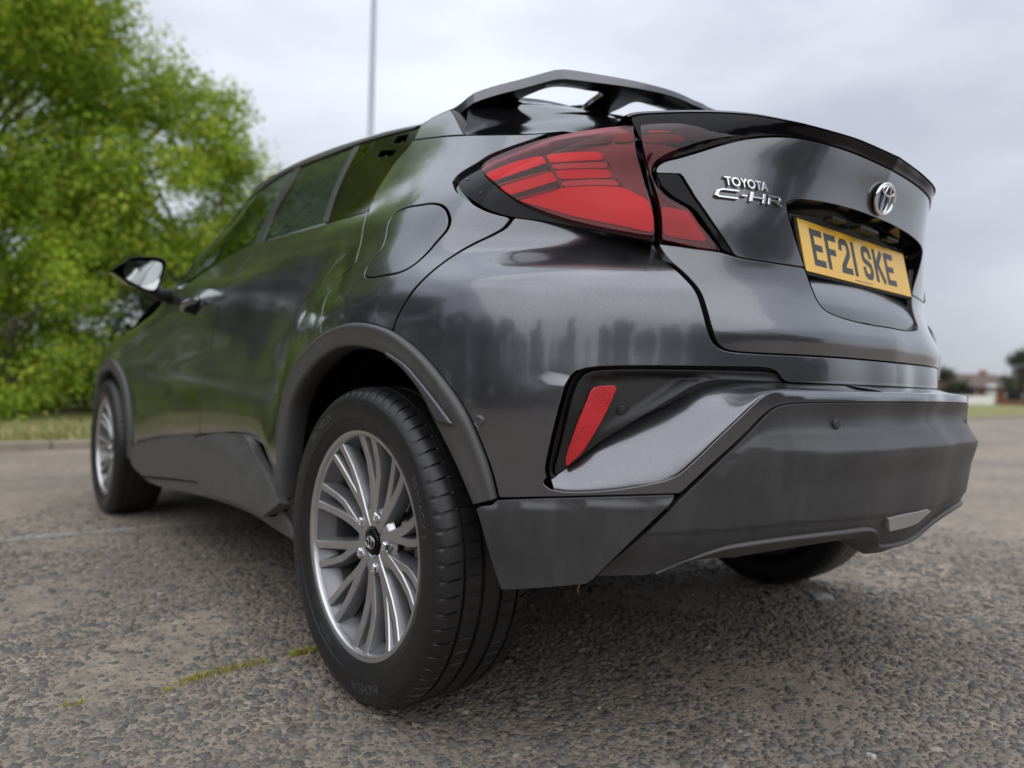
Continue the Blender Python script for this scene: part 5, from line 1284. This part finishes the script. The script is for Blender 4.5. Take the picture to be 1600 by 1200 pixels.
# flat pale stones and scraps on the asphalt
def pebble(px, r, colr, lab, flat=.35, seed=0):
    c = on_plane(np.array([px]), 'z', 0)[0]; g = np.random.default_rng(seed); bm = bmesh.new(); bmesh.ops.create_icosphere(bm, subdivisions=2, radius=1)
    for v in bm.verts:
        f = 1+.22*math.sin(v.co.x*3.1+seed)+.18*math.sin(v.co.y*4.3+seed*2)+g.uniform(-.05, .05); v.co = Vector((v.co.x*r*f*1.25, v.co.y*r*f, v.co.z*r*flat*f))
    me = bpy.data.meshes.new('pebble'); bm.to_mesh(me); bm.free(); me.materials.append(pbr('pebble_stone', colr, .85, noise=(40, .25))); o = bpy.data.objects.new('pebble', me); col.objects.link(o); o.location = (c[0], c[1], r*flat*.45); tag(o, lab, 'stone'); return o
pebble((1283, 934), .040, (.30, .29, .28), 'flat pale grey stone lying behind the far rear wheel', .18, 1)
pebble((1362, 1183), .008, (.42, .40, .38), 'small whitish pebble on open asphalt behind the bumper', .6, 2)
pebble((938, 1108), .005, (.50, .47, .38), 'tiny cream pebble on the asphalt beside the rear tyre', .6, 3)
pebble((1092, 976), .005, (.38, .37, .34), 'tiny grey pebble in the shade under the bumper', .6, 4)

# ------------------------------------------------------------------ trees
M_BARK = pbr('bark', (.075, .058, .042), .9, noise=(9, .4), bump=(30, .02))
M_LEAF = tone_mat('leaf', .7, .46, spec=.2)
def make_crown(name, H, W, n, leaf, cols, seed, z0=.0, shape='round', lobes=26):
    """leaf-sized faces gathered on many small sprays through the crown's volume"""
    g = np.random.default_rng(seed); cl = []
    for _ in range(lobes):
        t = g.uniform(0, 1)
        if shape == 'cone': rr = W*(1-t)**.8*.9
        elif shape == 'bush': rr = W*math.sqrt(max(.05, 1-(t-.35)**2/.55))
        else: rr = W*math.sqrt(max(.06, 1-((t-.48)/.56)**2))
        a = g.uniform(0, 2*math.pi); q = rr*math.sqrt(g.uniform(.12, 1)); cl.append((q*math.cos(a), q*math.sin(a), z0+t*(H-z0), g.uniform(.55, 1.1)*(.36*W if shape != 'cone' else .22*W)))
    cl = np.array(cl); ns = n//14; k = g.integers(0, len(cl), ns); d = g.normal(0, 1, (ns, 3)); d /= np.linalg.norm(d, axis=1, keepdims=True); rad = cl[k, 3]*g.uniform(.35, 1.08, ns)**.6
    sp = cl[k, :3]+d*rad[:, None]*np.array([1, 1, .8]); sp[:, 2] = np.maximum(sp[:, 2], .12)
    m = ns*14; c = np.repeat(sp, 14, 0)+g.normal(0, leaf*1.15, (m, 3)); c[:, 2] = np.maximum(c[:, 2], .05)
    nrm = np.repeat(d, 14, 0)*.6+g.normal(0, .6, (m, 3))+np.array([0, 0, .45]); nrm /= np.linalg.norm(nrm, axis=1, keepdims=True)
    t = np.cross(nrm, g.normal(0, 1, (m, 3))); t /= np.linalg.norm(t, axis=1, keepdims=True); b = np.cross(nrm, t); L_ = (leaf*g.uniform(.6, 1.25, m))[:, None]
    V = np.stack([c-t*L_*.55, c-b*L_*.30+t*L_*.02, c+t*L_*.55, c+b*L_*.30+t*L_*.02], 1).reshape(-1, 3); F = np.arange(m*4).reshape(-1, 4)
    base_c = np.asarray(cols)[np.repeat(g.integers(0, len(cols), ns), 14)]*np.repeat(g.uniform(.7, 1.25, ns), 14)[:, None]*g.uniform(.8, 1.2, (m, 1)); C = np.repeat(np.column_stack([base_c, np.ones(m)]), 4, 0)
    return V, F, C, cl
def tree(name, loc, H, W, n, leaf, cols, seed, label, cat, group=None, z0=.5, shape='round', lobes=26, trunk=.16):
    o = empty(name, (loc[0], loc[1], 0)); tag(o, label, cat, group)
    V, F, C, cl = make_crown('crown', H, W, n, leaf, cols, seed, z0, shape, lobes)
    fast_mesh('crown', V, F, M_LEAF, o, C)
    tv, tf = [], []
    def limb(P, r0, r1, seg=7):
        P = np.asarray(P, float); b = len(tv); T = np.gradient(P, axis=0); T /= np.linalg.norm(T, axis=1, keepdims=True)+1e-9
        for i, (p, t) in enumerate(zip(P, T)):
            a = np.cross(t, [.3, .9, .1]); a /= np.linalg.norm(a); c = np.cross(t, a); q = r0+(r1-r0)*i/(len(P)-1)
            for k in range(seg): w = 2*math.pi*k/seg; tv.append(p+q*(a*math.cos(w)+c*math.sin(w)))
        for i in range(len(P)-1):
            for k in range(seg): tf.append((b+i*seg+k, b+i*seg+(k+1) % seg, b+(i+1)*seg+(k+1) % seg, b+(i+1)*seg+k))
    g = np.random.default_rng(seed+99); top = H*.82; tr = [np.array([g.normal(0, .05)*i, g.normal(0, .05)*i, top*i/7-.05]) for i in range(8)]; limb(tr, trunk, trunk*.2, 9)
    for q in cl[:18]:
        s = tr[int(np.clip(q[2]/top*7*.55, 1, 6))]; e = q[:3]; limb([s, s*.55+e*.45+np.array([0, 0, .1]), e], trunk*.30, trunk*.06, 5)
    mesh_obj('trunk', tv, tf, M_BARK, o); return o
SPR = [(.28, .40, .034), (.38, .49, .048), (.20, .31, .034), (.44, .51, .065)]
DRK = [(.038, .055, .030), (.050, .068, .036), (.030, .044, .026)]
MID = [(.074, .090, .055), (.090, .106, .062), (.060, .074, .048)]
GN = 'spring trees along the verge'
tree('broadleaf_tree', (-1.4, 13.2), 10.5, 2.9, 110000, .10, SPR, 21, 'tall bright green tree rising over the car bonnet behind the door mirror', 'tree', GN, .3, lobes=110)
tree('broadleaf_tree', (1.65, 12.6), 6.7, 2.1, 60000, .09, SPR, 22, 'lower bright green tree whose crown meets the car roof line', 'tree', GN, .3, lobes=70)
tree('broadleaf_tree', (-5.6, 13.6), 9.6, 3.0, 60000, .12, MID, 23, 'mid green tree standing next to the tall bright tree on the verge', 'tree', GN, .2, lobes=130)
tree('broadleaf_tree', (-.9, 16.8), 11.0, 2.8, 60000, .11, SPR, 27, 'bright green tree close behind the tall tree on the verge', 'tree', GN, .3, lobes=110)
tree('shrub', (-.6, 10.9), 2.5, 1.5, 14000, .075, SPR, 24, 'low leafy green shrub at the foot of the tall tree', 'shrub', None, .1, 'bush', 22, .05)
tree('shrub', (-2.9, 10.6), 2.3, 1.5, 12000, .075, SPR, 25, 'low leafy green shrub between the two tall verge trees', 'shrub', None, .1, 'bush', 20, .05)
tree('shrub', (1.7, 11.0), 2.2, 1.2, 9000, .07, MID, 26, 'low mid green shrub under the lower verge tree', 'shrub', None, .1, 'bush', 18, .05)
for i, (x, y, h, w, cset) in enumerate([(-9.0, 12.5, 8.5, 3.0, MID), (-15, 12, 9, 3.2, DRK), (-20, 8, 8.5, 3.4, MID), (-23, 2.5, 8, 3.4, DRK), (-25, -4, 9, 3.2, DRK)]):
    tree('broadleaf_tree', (x, y), h, w, 24000, .17, cset, 40+i, ['mid green tree by the bend of the verge beyond the bright trees', 'dark green tree at the corner of the car park edge', 'mid green tree on the long edge of the car park', 'dark green tree halfway along the long edge of the car park', 'dark green tree at the end of the long car park edge'][i], 'tree', None, .2, lobes=60)
# the far side of the car park, behind the photographer: seen only as reflections in the paint
RB = [(-24, -13, 9.5, 2.4, 'cone'), (-22, -17, 5.5, 2.2, 'round'), (-19.5, -20, 10.5, 2.2, 'cone'), (-17, -22.5, 6.2, 2.6, 'round'), (-13.5, -24, 7.8, 1.9, 'cone'), (-10, -25.5, 5.4, 2.8, 'bush'), (-5.5, -26.5, 4.6, 3.0, 'bush'), (-.5, -27, 5.0, 3.0, 'bush'), (4.5, -27, 7.2, 2.6, 'round'), (9, -26, 5.2, 3.0, 'bush'), (14, -25, 6.5, 2.4, 'round')]
RL = ['dark conifer at the end of the row behind the car park', 'low round tree between two conifers behind the car park', 'tallest conifer in the row behind the car park', 'round tree between tall and slim conifers behind the car park',
      'slim conifer beside the hedge behind the car park', 'hedge bush next to the slim conifer behind the car park', 'lowest hedge bush in the row behind the car park', 'hedge bush next to the lone tall round tree behind the car park',
      'tall round tree between hedge bushes behind the car park', 'hedge bush between two round trees behind the car park', 'round tree closing the row beyond the last hedge bush']
for i, (x, y, h, w, shp) in enumerate(RB):
    tree({'cone': 'conifer', 'round': 'broadleaf_tree', 'bush': 'hedge_bush'}[shp], (x, y), h, w, 8000, .20, DRK if shp != 'round' else MID, 60+i, RL[i], 'tree', 'trees behind the car park', .2, shp, 22, .14)

for i, t in enumerate(np.linspace(0, 1, 17)):
    p_ = catmull(np.array([(-34., 2), (-31, -12), (-22, -24), (-8, -30), (10, -30.5), (22, -27)]), 20); k_ = p_[int(t*(len(p_)-1))]
    tree('hedge_bush', k_, 7.6+1.5*math.sin(i*2.3)+.8*math.sin(i*5.1), 2.7, 6000, .38, DRK, 120+i, 'dark bush in the closed tall hedge that rings the car park', 'hedge bush', 'bushes of the tall hedge', .05, 'bush', 24, .08)
# ------------------------------------------------------------------ lamp post, far houses
def dir_at(px, dist): d = rays([px])[0]; d = d[:2]/np.linalg.norm(d[:2]); return CAM_POS[:2]+d*dist
lp_ = dir_at((577, 300), 14.5); post = empty('lamp_post', (lp_[0], lp_[1], 0)); tag(post, 'slim grey steel lamp post standing on the verge beyond the car', 'lamp post')
M_GALV = pbr('galvanised_steel', (.36, .38, .41), .5, metal=.5, noise=(5, .15))
tube('pole', [(0, 0, 0), (0, 0, 1.2), (0, 0, 1.25), (0, 0, 9.5)], [.10, .10, .07, .055], M_GALV, post, 14)
tube('arm', [(0, 0, 9.3), (-.2, -.1, 9.6), (-.9, -.3, 9.75)], .035, M_GALV, post, 8)
box('lantern', np.array([-1.15, -.37, 9.76]), np.array([.95, .31, 0]), np.array([-.31, .95, 0]), np.array([0, 0, 1.]), .30, .11, .05, M_GALV, post, .02)
M_BRICK = pbr('red_brick', (.26, .105, .075), .9, noise=(3, .25)); M_ROOFT = pbr('roof_tiles', (.115, .085, .072), .9, noise=(2, .2)); M_WHITE = pbr('white_render', (.70, .70, .68), .8); M_WIN = pbr('house_glass', (.02, .025, .03), .08)
def house(loc, yaw, w, d, h, rh, label, wall):
    o = empty('house', (loc[0], loc[1], 0)); o.rotation_euler = (0, 0, yaw); tag(o, label, 'house')
    mesh_obj('wall', [(-w, -d, 0), (w, -d, 0), (w, d, 0), (-w, d, 0), (-w, -d, h), (w, -d, h), (w, d, h), (-w, d, h), (-w, 0, h+rh), (w, 0, h+rh)], [(0, 1, 5, 4), (2, 3, 7, 6), (1, 2, 6, 9, 5), (3, 0, 4, 8, 7)], wall, o, smooth=False)
    e = .3
    rf = mesh_obj('roof', [(-w-e, -d-e, h-.1), (w+e, -d-e, h-.1), (w+e, 0, h+rh+.15), (-w-e, 0, h+rh+.15), (w+e, d+e, h-.1), (-w-e, d+e, h-.1), (-w-e, -d-e, h-.25), (w+e, -d-e, h-.25)], [(0, 1, 2, 3), (3, 2, 4, 5), (0, 6, 7, 1)], M_ROOFT, o, smooth=False)
    box('chimney', np.array([w*.6, 0, h+rh+.1]), ex, np.array([0, 1., 0]), np.array([0, 0, 1.]), .3, .3, .5, wall, rf, 0)
    for fx in (-.6, 0, .6):
        for z in (1.15,):
            if fx == 0 and z < 2: box('door', np.array([0, -d-.03, 1.05]), ex, np.array([0, 1., 0]), np.array([0, 0, 1.]), .48, .04, 1.05, M_WHITE, o, 0); continue
            wd = box('window', np.array([fx*w, -d-.02, z]), ex, np.array([0, 1., 0]), np.array([0, 0, 1.]), .75, .04, .62, M_WHITE, o, 0)
            box('pane', np.array([fx*w, -d-.05, z]), ex, np.array([0, 1., 0]), np.array([0, 0, 1.]), .66, .03, .53, M_WIN, wd, 0)
    return o
pA, pB = dir_at((1512, 610), 96), dir_at((1567, 615), 88)
fac = lambda q: math.atan2(CAM_POS[1]-q[1], CAM_POS[0]-q[0])+math.pi/2
house(pA, fac(pA)+.5, 2.7, 2.8, 2.0, 1.3, 'small brick house with grey brown roof beyond the far grass', M_BRICK)
house(pB, fac(pB)-.35, 3.4, 2.8, 1.9, 1.0, 'wider red brick bungalow with dark roof beyond the far grass', M_BRICK)
pW = dir_at((1512, 625), 78); box('garden_wall', np.array([pW[0], pW[1], .45]), np.array([math.cos(fac(pW)), math.sin(fac(pW)), 0]), np.array([-math.sin(fac(pW)), math.cos(fac(pW)), 0]), np.array([0, 0, 1.]), 2.0, .12, .45, M_WHITE, None, .02)
tag(bpy.data.objects['garden_wall'], 'low white garden wall in front of the far brick houses', 'wall')
q_ = dir_at((1488, 612), 84); tree('broadleaf_tree', q_, 3.6, 1.6, 4000, .22, MID, 90, 'small olive green tree beside the far brick house', 'tree', None, .3, lobes=16)
q_ = dir_at((1603, 600), 80); tree('broadleaf_tree', q_, 5.2, 1.5, 4000, .22, MID, 91, 'slim tree at the end of the far brick houses', 'tree', None, .5, lobes=16)
